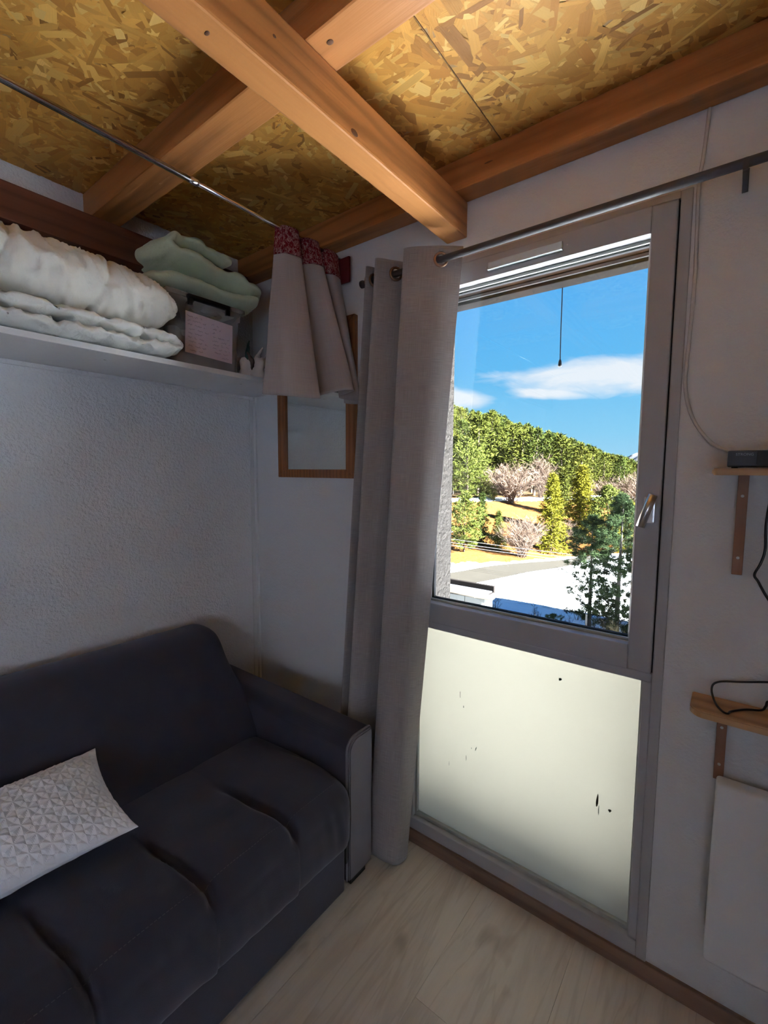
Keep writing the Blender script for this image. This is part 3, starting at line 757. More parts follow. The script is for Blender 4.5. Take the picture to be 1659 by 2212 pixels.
for k, (ya, yb2) in enumerate(((1.01, 1.045), (1.015, 1.06), (1.012, 1.04), (1.015, 1.088), (1.012, 1.09), (1.015, 1.085), (1.012, 1.088), (1.02, 1.08), (1.05, 1.088))): words(ya, 1.992-k*.0142, yb2)
scribble(b, 1.048, 1.924, .01, .003)
obj('handwriting', b, M['ink'], lab)
tag(bx, 'clear plastic storage box with black handle and handwritten label', 'box')
def lump(name, c, r, mat, label, cat, seed, amp=.25, fold=6, group=None):
    b = bmesh.new(); bmesh.ops.create_icosphere(b, subdivisions=4, radius=1)
    for v in b.verts:
        n_ = v.co.normalized(); q = Vector((math.copysign(abs(n_.x)**.7, n_.x), math.copysign(abs(n_.y)**.7, n_.y), math.copysign(abs(n_.z)**.7, n_.z)))
        d = 1+amp*noise.noise(n_*1.6+Vector((seed, 0, 0)))+amp*.5*(1-abs(noise.noise(n_*fold*.5+Vector((0, seed, 0)))*2))*.6+amp*.15*noise.noise(n_*9)
        v.co = Vector((c[0]+q.x*d*r[0], c[1]+q.y*d*r[1], c[2]+q.z*d*r[2]))
    o = obj(name, b, mat, None, True); return tag(o, label, cat, group)
lump('folded_cloth', (-1.73, .935, 1.868), (.085, .058, .036), M['cloth_d'], 'cream cloth in the bottom of the clear box near the duvet', 'cloth', 1, .12)
lump('folded_cloth', (-1.73, 1.06, 1.868), (.088, .058, .036), M['cloth_a'], 'brown cloth in the bottom of the clear box near the short curtain', 'cloth', 2, .12)
lump('folded_cloth', (-1.73, .985, 1.945), (.088, .095, .032), M['cloth_b'], 'grey cloth in the middle of the clear box', 'cloth', 3, .12)
lump('folded_cloth', (-1.73, .99, 2.015), (.088, .10, .026), M['cloth_a'], 'brown cloth at the top of the clear box', 'cloth', 4, .12)
# blanket on the lid
def bl_fn(q, u, a, nrm):
    w = noise.noise(Vector((q.x*7, q.y*7, q.z*7+u*4)))*.020 + noise.noise(Vector((q.x*18, q.y*20, u*30)))*.007
    return nrm*w + Vector((noise.noise(Vector((q.y*9, u*12, 4)))*.03, 0, 0))
bl = obj('green_blanket', sweep([(.80, 2.122), (.95, 2.124), (1.10, 2.123), (1.195, 2.128), (1.228, 2.155), (1.20, 2.185), (1.12, 2.192), (1.02, 2.20), (.90, 2.215), (.86, 2.235), (.90, 2.262), (.98, 2.272), (1.05, 2.258), (1.10, 2.235)], .27, .052, -1.715, 220, 40, bl_fn, 2.4, .04), M['blanket'], None, True)
tag(bl, 'pale green fleece blanket bundled on the box lid', 'blanket')
# little heap of cloth at the shelf end
def petal(name, base, tip, w, mat, label, seed, bend, group=None, cat='cloth'):
    base, tip = Vector(base), Vector(tip); ax = tip-base; side = ax.cross(Vector((1, .4, 0))).normalized(); nn = side.cross(ax).normalized()
    def f(u, v):
        p = base+ax*v; ww = w*math.sin(math.pi*min(1, .15+.85*v)**.8)+.002
        return p + side*(u-.5)*2*ww + nn*(bend*math.sin(math.pi*v)+.35*ww*math.cos((u-.5)*math.pi)+.006*noise.noise(Vector((u*3, v*5, seed))))
    o = obj(name, grid(f, 14, 18), mat, None, True); thicken(o, .003); return tag(o, label, cat, group)
pk = empty('cloth_bag', (-1.62, 1.19, 1.8185))
def bag(u, v):
    a = u*2*math.pi; r = (.048+.012*math.sin(3*a+1)+.010*noise.noise(Vector((math.cos(a)*2, math.sin(a)*2, v*3))))*(1.0-.25*v)*(1 if v > .02 else .6)
    return Vector((-1.612+r*math.cos(a), 1.205+r*1.05*math.sin(a), 1.8192+.085*v+.018*v*noise.noise(Vector((math.cos(a)*2.5, math.sin(a)*2.5, 3)))))
part('bag_body', grid(bag, 40, 16, True), M['cloth_d'], pk, True)
def reroot(o, nm): 
    del o['label'], o['category']; o.name = nm; o.parent = pk; o.matrix_parent_inverse = Matrix.Translation(-pk.location); return o
reroot(petal('flap', (-1.61, 1.235, 1.87), (-1.575, 1.265, 1.965), .020, M['duvet2'], 'x', 1, .012), 'flap')
reroot(petal('flap', (-1.62, 1.20, 1.87), (-1.595, 1.175, 1.97), .016, M['cloth_c'], 'x', 2, -.012), 'flap')
reroot(petal('flap', (-1.60, 1.19, 1.86), (-1.57, 1.145, 1.915), .014, M['cloth_a'], 'x', 3, .01), 'flap')
reroot(petal('flap', (-1.605, 1.205, 1.86), (-1.575, 1.225, 1.95), .017, M['cloth_d'], 'x', 4, -.008), 'flap')
tag(pk, 'small crumpled cream cloth bag with teal and white flaps', 'bag')

# ------------------------------------------------------------------ sofa
so = empty('sofa', (-1.43, .25, 0))
SY0, SY1 = -.66, 1.086
prof = spline([(-1.56, .37, 0), (-1.45, .392, 0), (-1.32, .405, 0), (-1.15, .413, 0), (-1.05, .412, 0), (-.99, .40, 0), (-.962, .372, 0), (-.950, .33, 0), (-.948, .28, 0), (-.950, .235, 0), (-.960, .200, 0), (-.985, .188, 0), (-1.04, .19, 0)], 64)
pn = []
for i in range(64):
    t = (prof[min(i+1, 63)]-prof[max(i-1, 0)]).normalized(); pn.append(Vector((-t.y, t.x, 0)) if True else None)
seams = [.838, .572, .306, .04, -.226, -.49]
NYS = 360
def seat(u, v):
    i = min(63, int(round(v*63))); p = prof[i]; n_ = pn[i]; y = lerp(SY0+.002, SY1-.004, u)
    ys = y - .12*max(-.30, min(0, p.x+.975))
    top = sst(-1.33, -1.18, p.x); d = 0
    # puffs between seams
    allk = [SY1+.0]+seams+[SY0]
    for a, b in zip(allk, allk[1:]):
        if b <= ys <= a:
            t = (ys-b)/(a-b); d += .014*(1-(2*t-1)**4)*(.35+.65*top)*(1-.85*sst(.40, .34, p.y))
            d += .006*math.exp(-((a-ys)/.03)**2)*top
    fade = sst(.345, .385, p.y) if p.x > -1.2 else 1.0
    for s_ in seams:
        f2 = fade if s_ > .4 else max(fade, .6)
        dd = ys-s_-.012*noise.noise(Vector((p.x*9, s_*3, 0)))
        d -= (.023*math.exp(-(dd/.009)**2) if dd > 0 else .023*math.exp(-(dd/.016)**2))*top*f2
    # wrinkles: soft creases on the front and along the seams
    fr_ = sst(.40, .33, p.y)
    d += fr_*(.25+.75*sst(.20, .28, p.y))*(.0060*noise.noise(Vector((y*30+p.y*6, p.y*5, 2)))+.004*noise.noise(Vector((y*9, p.y*3, 7))))
    d += .0035*noise.noise(Vector((p.x*9, y*9, p.y*6)))
    for s_ in seams: d += top*(1-fr_)*.0055*noise.noise(Vector((p.x*45, y*14, s_)))*math.exp(-((ys-s_+.07)/.05)**2)
    e = 0
    for edge in (SY1, SY0):
        q = abs(y-edge); r_ = .05
        if q < r_: e = r_*(1-math.sqrt(max(0, 1-((r_-q)/r_)**2)))
    k = sst(-1.15, -.98, p.x)
    d -= e*(.35+.65*k)
    bulge = .022*sst(.98, 1.06, y)*k*(1 if False else 0)
    return Vector((p.x+n_.x*d, y+bulge, p.y+n_.y*d))
st = part('seat', grid(seat, NYS, 64), M['sofa'], so, True)
pb = spline([(-1.46, .30, 0), (-1.475, .40, 0), (-1.515, .48, 0), (-1.575, .59, 0), (-1.635, .69, 0), (-1.675, .745, 0), (-1.72, .778, 0), (-1.78, .788, 0), (-1.84, .78, 0), (-1.868, .74, 0), (-1.872, .60, 0), (-1.872, .10, 0)], 48)
def back(u, v):
    i = min(47, int(round(v*47))); p = pb[i]; y = lerp(SY0, SY1-.002, u)
    q = min(abs(y-SY1), abs(y-SY0)); e = 0
    if q < .07: e = .07*(1-math.sqrt(max(0, 1-((.07-q)/.07)**2)))
    hi = sst(.55, .72, p.y)
    d = .010*math.sin(math.pi*u)+.004*noise.noise(Vector((y*5, p.y*5, p.x*4)))
    cx, cz = -1.77, .66
    n_ = Vector((p.x-cx, p.y-cz)).normalized()
    return Vector((min(max(p.x + n_.x*d*.5 - n_.x*e*hi*.8, -1.874), 0), y, p.y - e*hi*.9 + n_.y*d*.3))
bm = grid(back, 150, 48)
for side in (0, 1):
    es = [v for v in bm.verts if abs(v.co.y-(SY0 if side == 0 else SY1-.002)) < 1e-4]
    es.sort(key=lambda v: 0)
    try: bm.faces.new(es)
    except Exception: pass
part('backrest', bm, M['sofa'], so, True)
part('base', box((-1.86, SY0, .03), (-.970, 1.058, .215), .006), M['sofa'], so)
def armprof(y0, y1, z0, z1, r_in, r_out, flip):
    pts = [(y0, z0)]
    for k in range(9): a = R(180-k*90/8); pts.append((y0+r_in+r_in*math.cos(a), z1-r_in+r_in*math.sin(a)))
    for k in range(6): a = R(90-k*90/5); pts.append((y1-r_out+r_out*math.cos(a), z1-r_out+r_out*math.sin(a)))
    pts.append((y1, z0))
    if flip: pts = [(y0+y1-p[0], p[1]) for p in pts]
    return pts
for y0, y1, fl in ((1.088, 1.212, False), (SY0-.126, SY0-.002, True)):
    P = armprof(y0, y1, .03, .545, .045, .014, fl)
    a = part('arm', prism(P, 0, -1.872, -.990), M['sofa'], so)
    P2 = armprof(y0+.003, y1-.002, .034, .541, .044, .013, fl)
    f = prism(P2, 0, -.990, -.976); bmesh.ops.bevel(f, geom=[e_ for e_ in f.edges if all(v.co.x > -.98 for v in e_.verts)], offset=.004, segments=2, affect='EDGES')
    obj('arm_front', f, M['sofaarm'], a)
    obj('piping', tube([(-.989, p[0], p[1]) for p in P], .0035, 6), M['sofaarm'], a, True)
for fx in (-1.82, -1.02):
    for fy in (1.15, -.72): part('foot', box((fx-.03, fy-.04, 0), (fx+.03, fy+.04, .031), .003), M['blackm'], so)
part('strap', box((-.983, 1.066, .12), (-.972, 1.073, .20), .001), M['blackm'], so)
b = bmesh.new()
y = SY0+.06
while y < 1.04:
    vv = 0.0
    p0 = seat((y-SY0)/(SY1-SY0), 25/63); p1 = seat((y+.0055-SY0)/(SY1-SY0), 25/63)
    tube([p0+Vector((.0005, 0, .0005)), p1+Vector((.0005, 0, .0005))], .0011, 4, bm=b); y += .0095
tag(part('stitching', b, M['stitch'], so), kind='stuff')
tag(so, 'charcoal microfibre sofa with tufted seat against the wall', 'sofa')

# pillow
PB, PT = Vector((-1.238, .520, .478)), Vector((-1.555, .535, .572))
e1 = (PT-PB); e1l = e1.length; e1.normalize(); e2 = Vector((.17, -1, -.07)); e2 = (e2-e1*e2.dot(e1)).normalized(); nn = e1.cross(e2)
if nn.z < 0: nn = -nn
PLen = .60
def tri(x): x = x % 1.0; return abs(x-.5)*2
def star(a, b, s=.040):
    # triangular lattice of folded facets
    u, v, w = a/s, (a*.5+b*.866)/s, (a*.5-b*.866)/s
    A, B, Cc = tri(u), tri(v), tri(w)
    return max(min(A, B), min(B, Cc), min(A, Cc)) - .5*min(A, B, Cc)
def pil(sgn):
    def f(u, v):
        a, b = u*2-1, v*2-1
        h = (max(0, (1-abs(a)**2.6))**.62)*(max(0, (1-abs(b)**3.2))**.62)*.062
        ins_a = 1-.13*(1-b*b)*abs(a)**3; ins_b = 1-.07*(1-a*a)*abs(b)**3
        rel = .0125*(star(a*e1l/2, b*PLen/2)-.35)*sst(0, .012, h)
        wav = .004*noise.noise(Vector((a*3, b*5, 1)))+.003*noise.noise(Vector((a*9, b*14, 3)))*sst(.6, 1, max(abs(a), abs(b)))
        return PB+e1*(e1l/2)*(1+a*ins_a)+e2*(PLen/2)*(1+b*ins_b)+nn*(sgn*(h+(rel if sgn > 0 else 0))+wav)
    return f
bm = grid(pil(1), 150, 240); grid(pil(-1), 50, 70, bm=bm)
bmesh.ops.recalc_face_normals(bm, faces=bm.faces[:])
tag(obj('throw_pillow', bm, M['pillow'], None, False), 'white rectangular pillow with embossed star quilting lying on the sofa', 'pillow')

# ------------------------------------------------------------------ wall shelves, device, heater and cables by the window
def wall_shelf(z1, th, yf, x0, battens, zb0, label, rounded):
    t = empty('wall_shelf', (.2, 1.40, z1-th)); b = bmesh.new()
    x1 = .62; r_ = .03 if rounded else .012
    pts = [(x0, YW-.001)]
    for k in range(7): a = R(180+k*90/6); pts.append((x0+r_+r_*math.cos(a), yf+r_+r_*math.sin(a)))
    pts += [(x1, yf), (x1, YW-.001)]
    bb = prism(pts, 2, z1-th, z1); bmesh.ops.bevel(bb, geom=[e_ for e_ in bb.edges if abs(e_.verts[0].co.z-e_.verts[1].co.z) < 1e-5], offset=.003, segments=2, affect='EDGES')
    part('board', bb, M['shelfwood'], t)
    for bx_ in battens:
        w = part('batten', box((bx_-.0105, 1.389, zb0), (bx_+.0105, 1.409, z1-th-.0004), .0015), M['batten'], t)
        for zz in (zb0+.042, z1-th-.05):
            if zz < z1-th-.01: obj('screw', cyl((bx_, 1.3875, zz), (bx_, 1.3892, zz), .0035, 10), M['screw'], w)
    return tag(t, label, 'shelf')
wall_shelf(1.460, .0155, 1.262, -.045, (.014, .50), 1.203, 'small wooden wall shelf carrying the black receiver', False)
wall_shelf(.880, .018, 1.297, -.058, (.008, .50), .673, 'small wooden wall shelf with a looped cable above the heater', True)
dv = empty('media_receiver', (.06, 1.33, 1.4605))
part('housing', box((-.0185, 1.265, 1.463), (.19, 1.385, 1.4985), .003), M['black'], dv)
part('display_window', box((.032, 1.2640, 1.4685), (.055, 1.2652, 1.4975), .0008), M['blackm'], dv)
for fx in (-.005, .175):
    for fy in (1.28, 1.37): part('foot', cyl((fx, fy, 1.4602), (fx, fy, 1.4635), .006, 10), M['blackm'], dv)
tcv = bpy.data.curves.new('lettering', 'FONT'); tcv.body = 'STRONG'; tcv.size = .0078; tcv.extrude = .0002
to = bpy.data.objects.new('lettering_tmp', tcv); C.objects.link(to)
bpy.context.view_layer.update()
tm = bpy.data.meshes.new_from_object(to.evaluated_get(bpy.context.evaluated_depsgraph_get())); bpy.data.objects.remove(to)
tm.transform(Matrix.Translation((-.0045, 1.2646, 1.4872)) @ Matrix.Rotation(R(90), 4, 'X'))
part('lettering', tm, M['logo'], dv)
tag(dv, 'black media receiver box with silver lettering on the upper wall shelf', 'receiver')
ht = empty('wall_heater', (.3, 1.38, .2))
part('panel', box((.004, 1.345, .205), (.70, 1.392, .688), .012, seg=4), M['heater'], ht, True)
part('wall_bracket', box((.10, 1.39, .26), (.16, 1.4095, .62)), M['heater'], ht)
part('wall_bracket', box((.54, 1.39, .26), (.60, 1.4095, .62)), M['heater'], ht)
tag(ht, 'white electric panel heater on the wall under the wooden shelf', 'heater')
cb = obj('antenna_cable', tube(spline([(-.103, 1.404, 2.318), (-.109, 1.404, 2.218), (-.115, 1.404, 2.147), (-.113, 1.404, 2.04), (-.111, 1.404, 1.929), (-.114, 1.404, 1.80), (-.117, 1.404, 1.672), (-.098, 1.404, 1.59), (-.061, 1.404, 1.531), (-.020, 1.402, 1.502), (.02, 1.395, 1.492), (.04, 1.386, 1.485)], 90), .0042, 8), M['cablegrey'], None, True)
tag(cb, 'painted cable running down the wall beside the window to the receiver', 'cable')
cb = obj('power_cable', tube(spline([(.10, 1.386, 1.475), (.085, 1.372, 1.452), (.068, 1.40, 1.40), (.062, 1.403, 1.33), (.064, 1.403, 1.27), (.058, 1.403, 1.235), (.048, 1.403, 1.206), (.056, 1.403, 1.190), (.075, 1.403, 1.154), (.11, 1.403, 1.10), (.17, 1.403, 1.04), (.24, 1.403, 1.0)], 90), .0028, 6), M['black'], None, True)
tag(cb, 'black cable hanging on the wall under the receiver shelf', 'cable')
cb = obj('charger_cable', tube(spline([(.25, 1.40, .99), (.16, 1.40, .968), (.089, 1.398, .951), (.038, 1.397, .937), (.002, 1.396, .928), (-.015, 1.394, .917), (-.018, 1.390, .900), (-.012, 1.372, .886), (-.004, 1.343, .884), (.008, 1.319, .8835), (.017, 1.316, .8835), (.023, 1.334, .8835), (.05, 1.366, .8835), (.08, 1.385, .8835), (.088, 1.392, .893), (.093, 1.394, .905), (.12, 1.39, .89), (.2, 1.37, .8835), (.3, 1.36, .8835)], 140), .0025, 6), M['black'], None, True)
tag(cb, 'thin black cable looped on the lower wall shelf', 'cable')

# ------------------------------------------------------------------ outside: terrain, road, hill
RIDGE = [(-60, .20), (-40, .165), (-28.8, .145), (-25.8, .129), (-23.3, .116), (-20.9, .099), (-17.2, .076), (-14.7, .059), (-12.3, .040), (-10.4, .030), (-9, .021), (0, -.01), (20, -.02), (60, -.02)]
def ridge_tan(a):
    if a <= RIDGE[0][0]: return RIDGE[0][1]
    for (a0, t0), (a1, t1) in zip(RIDGE, RIDGE[1:]):
        if a0 <= a <= a1: return lerp(t0, t1, (a-a0)/(a1-a0))
    return RIDGE[-1][1]
def perp(x, y): return (x+23.6)*(-.835)+(y-42.2)*.55
def terrain(x, y):
    d = math.hypot(x, y); a = math.degrees(math.atan2(x, y))
    s = perp(x, y)
    bank = GZ + .148*max(0, min(s, 30)) + .05*max(0, min(s, 30)-14)
    if d < 60: bank += 0
    Hr = 1.45 + ridge_tan(a)*240 - 15
    t = sst(95, 240, d) if y > 0 else 0
    h = lerp(bank, Hr, t)
    h += .10*noise.noise(Vector((x*.15, y*.15, 0)))*(1 if s < 0 else 2.5)
    if s < -9: h += .10*noise.noise(Vector((x*.6, y*.6, 4)))
    return h
gv, gf = [], []
NA, ND = 150, 130
ds = [.4+ (i/(ND-1))**2.0*332 for i in range(ND)]
for i in range(ND):
    for k in range(NA):
        a = R(-88+k/(NA-1)*176); x, y = ds[i]*math.sin(a), 1.4+ds[i]*math.cos(a)
        gv.append((x, y, terrain(x, y)))
for i in range(ND-1):
    for k in range(NA-1):
        gf.append((i*NA+k, i*NA+k+1, (i+1)*NA+k+1, (i+1)*NA+k))
me = bpy.data.meshes.new('ground'); me.from_pydata(gv, [], gf); me.materials.append(M['ground'])
for p in me.polygons: p.use_smooth = True
tag(obj('ground', me), kind='structure')
# the near ground behind and beside the building
tag(obj('ground_plateau', box((-60, -60, GZ-.6), (60, 3.0, GZ-.25)), M['snow']), kind='structure')
# road
near = [(-34, -2), (-25, 19), (-20.6, 30), (-18.2, 36.6), (-17.2, 39.6), (-15.8, 44), (-14.4, 47.6), (-13.2, 52), (-12, 58), (-10, 68), (-5, 90)]
far = [(-42, -2), (-32, 19), (-25.2, 32), (-21.6, 39.0), (-19.8, 44.8), (-17.8, 48.6), (-15.6, 52.0), (-14.2, 55), (-12.8, 60), (-10.8, 70), (-5.8, 92)]
A_, B_ = spline([(p[0], p[1], 0) for p in near], 90), spline([(p[0], p[1], 0) for p in far], 90)
def roadf(u, v):
    i = min(89, int(round(u*89))); p = A_[i].lerp(B_[i], v)
    return Vector((p.x, p.y, max(terrain(p.x, p.y), GZ-.05)+.09))
tag(obj('road', grid(roadf, 90, 8), M['asphalt'], None, True), 'pale dry asphalt road curving past the snow field', 'road', kind='structure')
# far mountain
def mount(u, v):
    a = R(-26+u*60); d = 900+v*500
    prof_ = .055*math.exp(-((math.degrees(a)+4)/7)**2)+.03*math.exp(-((math.degrees(a)-14)/9)**2)
    h = -25+(1.45+25+prof_*d*1.0)*math.sin(math.pi*min(1, v*1.0))*(1+.10*noise.noise(Vector((u*22, v*4, 1)))+.05*noise.noise(Vector((u*70, v*12, 1))))
    return Vector((d*math.sin(a), d*math.cos(a), h))
t = NT('snowy_mountain'); v_ = t.coord(); nz = t.noise(v_, .02, 6, .65)
mm = t.done(t.bsdf(t.mix(t.ramp(nz, [(.42, (0, 0, 0)), (.56, (1, 1, 1))]), (.03, .042, .07), (.09, .095, .11)), .9))
tag(obj('mountain', grid(mount, 120, 24), mm, None, True), 'distant bare mountain with snow beyond the forest ridge', 'mountain')

# ------------------------------------------------------------------ trees
def blade(V, F, p, d, L, w, rg):
    d = d.normalized(); s = d.cross(Vector((rg.uniform(-1, 1), rg.uniform(-1, 1), rg.uniform(-1, 1))))
    if s.length < 1e-4: return
    s = s.normalized()*w; k = len(V)
    V += [p-s*.5, p+s*.5, p+d*L+s*.15]; F.append((k, k+1, k+2))
def trunk_mesh(V, F, pts, radii, n=6):
    rings = []
    for p, r in zip(pts, radii):
        k = len(V); rings.append(k)
        for q in range(n): a = 2*math.pi*q/n; V.append(Vector(p)+Vector((math.cos(a)*r, math.sin(a)*r, 0)))
    for a, b in zip(rings, rings[1:]):
        for q in range(n): F.append((a+q, a+(q+1) % n, b+(q+1) % n, b+q))
def conifer(seed, h, rad, kind, nb, nt, bl, bw, nblade, crown0=.12):
    """returns (foliage mesh, wood mesh); unit is metres, base at the origin"""
    rg = random.Random(seed); V, F, TV, TF = [], [], [], []
    lean = Vector((rg.uniform(-.03, .03), rg.uniform(-.03, .03), 0))*h
    def axis(t): return Vector((lean.x*t*t, lean.y*t*t, h*t))
    ts = [0, .2, .4, .6, .8, 1.0]
    trunk_mesh(TV, TF, [axis(t) for t in ts], [h*.018*(1-.9*t)+.01 for t in ts])
    for i in range(nb):
        t = crown0+(1-crown0)*((i+rg.random())/nb); tt = (t-crown0)/(1-crown0)
        if kind == 'spruce': L = rad*(1-tt)**.85*rg.uniform(.75, 1.12)+.02*h
        else: L = rad*(math.sin(math.pi*min(1, tt*.86+.14))**.7)*rg.uniform(.55, 1.15)*(1 if tt < .85 else .8)+.01*h
        a = i*2.399+rg.uniform(-.4, .4)
        out = Vector((math.cos(a), math.sin(a), 0)); rise = (-.22+.35*tt if kind == 'spruce' else rg.uniform(.05, .45))
        p0 = axis(t); tip = p0+out*L+Vector((0, 0, L*rise))
        k = len(TV); r0 = h*.0035*(1-tt)+.006*(h/10)
        trunk_mesh(TV, TF, [p0, tip], [r0, r0*.25], 3)
        for j in range(nt):
            f = (j+.7+rg.uniform(-.3, .3))/nt
            if kind != 'spruce': f = .35+.65*f
            c = p0.lerp(tip, f)+Vector((rg.gauss(0, 1), rg.gauss(0, 1), rg.gauss(0, .6)))*L*.11
            for q in range(nblade):
                d = out*rg.uniform(.1, 1.0)+Vector((rg.gauss(0, .65), rg.gauss(0, .65), rg.gauss(0 if kind == 'spruce' else .35, .45)))
                blade(V, F, c+Vector((rg.gauss(0, 1), rg.gauss(0, 1), rg.gauss(0, 1)))*bl*.25, d, bl*rg.uniform(.6, 1.2), bw, rg)
    top = axis(1)
    for q in range(nblade*3): blade(V, F, top-Vector((0, 0, rg.random()*h*.06)), Vector((rg.gauss(0, .5), rg.gauss(0, .5), .8)), bl*.8, bw, rg)
    return V, F, TV, TF
def mesh2(name, V, F):
    me = bpy.data.meshes.new(name); me.from_pydata([tuple(v) for v in V], [], F); return me
def far_tree_mesh(*a, leaf='needle', bark='bark'):
    V, F, TV, TF = conifer(*a); k = len(V); nF = len(F)
    me = mesh2('forest_tree', V+TV, F+[tuple(i+k for i in f) for f in TF]); me.materials.append(M[leaf]); me.materials.append(M[bark])
    for p in me.polygons[nF:]: p.material_index = 1
    return me
protos = [far_tree_mesh(21, 10, 2.5, 'pine', 60, 5, .62, .17, 8, .16), far_tree_mesh(22, 10, 2.1, 'pine', 62, 5, .60, .16, 8, .10), far_tree_mesh(23, 10, 2.3, 'spruce', 80, 5, .55, .15, 7, .06), far_tree_mesh(24, 10, 2.8, 'pine', 56, 5, .66, .18, 8, .30)]
# forest on the hill: scatter row by row, the height of a tree kept under the ridge line
rg = random.Random(12); spots = []
for row in range(13):
    d = 98+row*12.5
    step = math.degrees(4.7/d*(1.0+.02*row)) if row % 2 == 0 else math.degrees(5.6/d); a = -47+rg.random()*step
    while a < -6.5:
        spots.append((a+rg.uniform(-.3, .3)*step, d+rg.uniform(-5, 5))); a += step*rg.uniform(.85, 1.25)
n_t = 0; FORMS = ['broad green pine', 'narrow green pine', 'pointed green spruce', 'bare-trunked pine with a high crown']
for a, d in sorted(spots, key=lambda s_: s_[1]):
    x, y = d*math.sin(R(a)), d*math.cos(R(a)); z = terrain(x, y)
    hmax = 1.45+ridge_tan(a)*d*rg.uniform(.91, 1.06)-z
    h = min(rg.uniform(11, 16), hmax)
    if h < 5.5 or n_t >= 430: continue
    ip = rg.randrange(4); o = bpy.data.objects.new('forest_tree', protos[ip]); C.objects.link(o)
    o.location = (x, y, z-.15); k = h/10; w = k*rg.uniform(.9, 1.2); o.scale = (w, w, k); o.rotation_euler[2] = rg.uniform(0, 6.28)
    tag(o, FORMS[ip]+' in the dense forest covering the hillside', 'tree', 'hillside forest: '+FORMS[ip]); n_t += 1
# single trees on the bank: (label, azimuth, distance, height, radius, kind, leaf, blades)
def tree(name, label, a, d, h, rad, kind, leaf, seed, nb=90, nt=6, bl=.42, bw=.10, nbl=9, crown0=.08, bark='bark', group=None, zoff=-.1):
    x, y = d*math.sin(R(a)), d*math.cos(R(a)); t = empty(name, (x, y, terrain(x, y)+zoff))
    V, F, TV, TF = conifer(seed, h, rad, kind, nb, nt, bl, bw, nbl, crown0)
    obj('foliage', mesh2('foliage', V, F), M[leaf], t); obj('trunk', mesh2('trunk', TV, TF), M[bark], t)
    return tag(t, label, 'tree', group)
tree('pine_tree', 'tall bright green pine on the grassy bank under the forest edge', -27.2, 84, 10.6, 3.6, 'pine', 'needle_b', 31, 110, 7, .55, .13, 10, .08)
tree('pine_tree', 'slim blue-green pine behind the tall bright pine', -25.6, 88, 9.6, 2.2, 'spruce', 'needle', 32, 100, 5, .5, .13, 8, .05)
tree('pine_tree', 'bright young pine at the foot of the bank by the road', -27.5, 53.5, 6.9, 2.3, 'pine', 'needle_b', 33, 110, 7, .40, .09, 10, .07)
tree('pine_tree', 'slender dark conifer behind the bright young pine on the bank', -25.4, 58, 6.5, 1.25, 'spruce', 'needle', 34, 100, 6, .34, .08, 8, .03)
tree('pine_tree', 'small green conifer beside the slender one on the bank', -23.4, 57, 4.7, 1.15, 'spruce', 'needle_b', 35, 90, 6, .30, .07, 8, .03)
tree('pine_tree', 'tiny round pine beside the snowy path on the bank', -24.2, 84, 3.0, 1.1, 'pine', 'needle_b', 44, 50, 5, .34, .09, 8, .05)
tree('spruce_tree', 'yellow-green spruce between the two bare bushes', -17.3, 59, 9.3, 2.3, 'spruce', 'needle_y', 36, 150, 7, .42, .10, 9, .02)
tree('spruce_tree', 'broad yellow-green spruce right of the bank clearing', -14.2, 69, 9.6, 3.1, 'spruce', 'needle_y', 37, 170, 8, .46, .11, 9, .02)
tree('spruce_tree', 'blue-green spruce between the two yellow spruces, further up', -16.2, 80, 7.6, 2.2, 'spruce', 'needle', 38, 110, 6, .5, .12, 8, .02)
tree('pine_tree', 'green pine behind the dark young pines near the road', -11.3, 66, 7.6, 2.6, 'pine', 'needle_b', 39, 110, 7, .46, .11, 9, .05)
tree('pine_tree', 'yellowish pine beyond the road at the window edge', -9.2, 60, 6.6, 2.4, 'pine', 'needle_y', 45, 100, 7, .44, .10, 9, .05)
tree('pine_tree', 'low dark conifer beside the broad spruce on the bank', -12.8, 76, 3.6, 1.6, 'spruce', 'needle', 46, 80, 6, .4, .1, 8, .02)
tree('young_pine', 'dark young pine with open branches on the snow field', -12.75, 31.4, 7.3, 1.75, 'pine', 'needle_d', 41, 64, 8, .24, .03, 46, .06, 'barkg')
tree('young_pine', 'dense dark young pine with dry grass at its foot', -9.9, 30.6, 8.7, 1.85, 'pine', 'needle_d', 42, 110, 8, .25, .032, 48, .04, 'barkg')
tree('pine_sapling', 'small dark pine sapling in the blue shade of the building', -16.6, 29.3, 1.35, .75, 'pine', 'needle_d', 43, 26, 6, .13, .02, 26, .05, 'barkg')

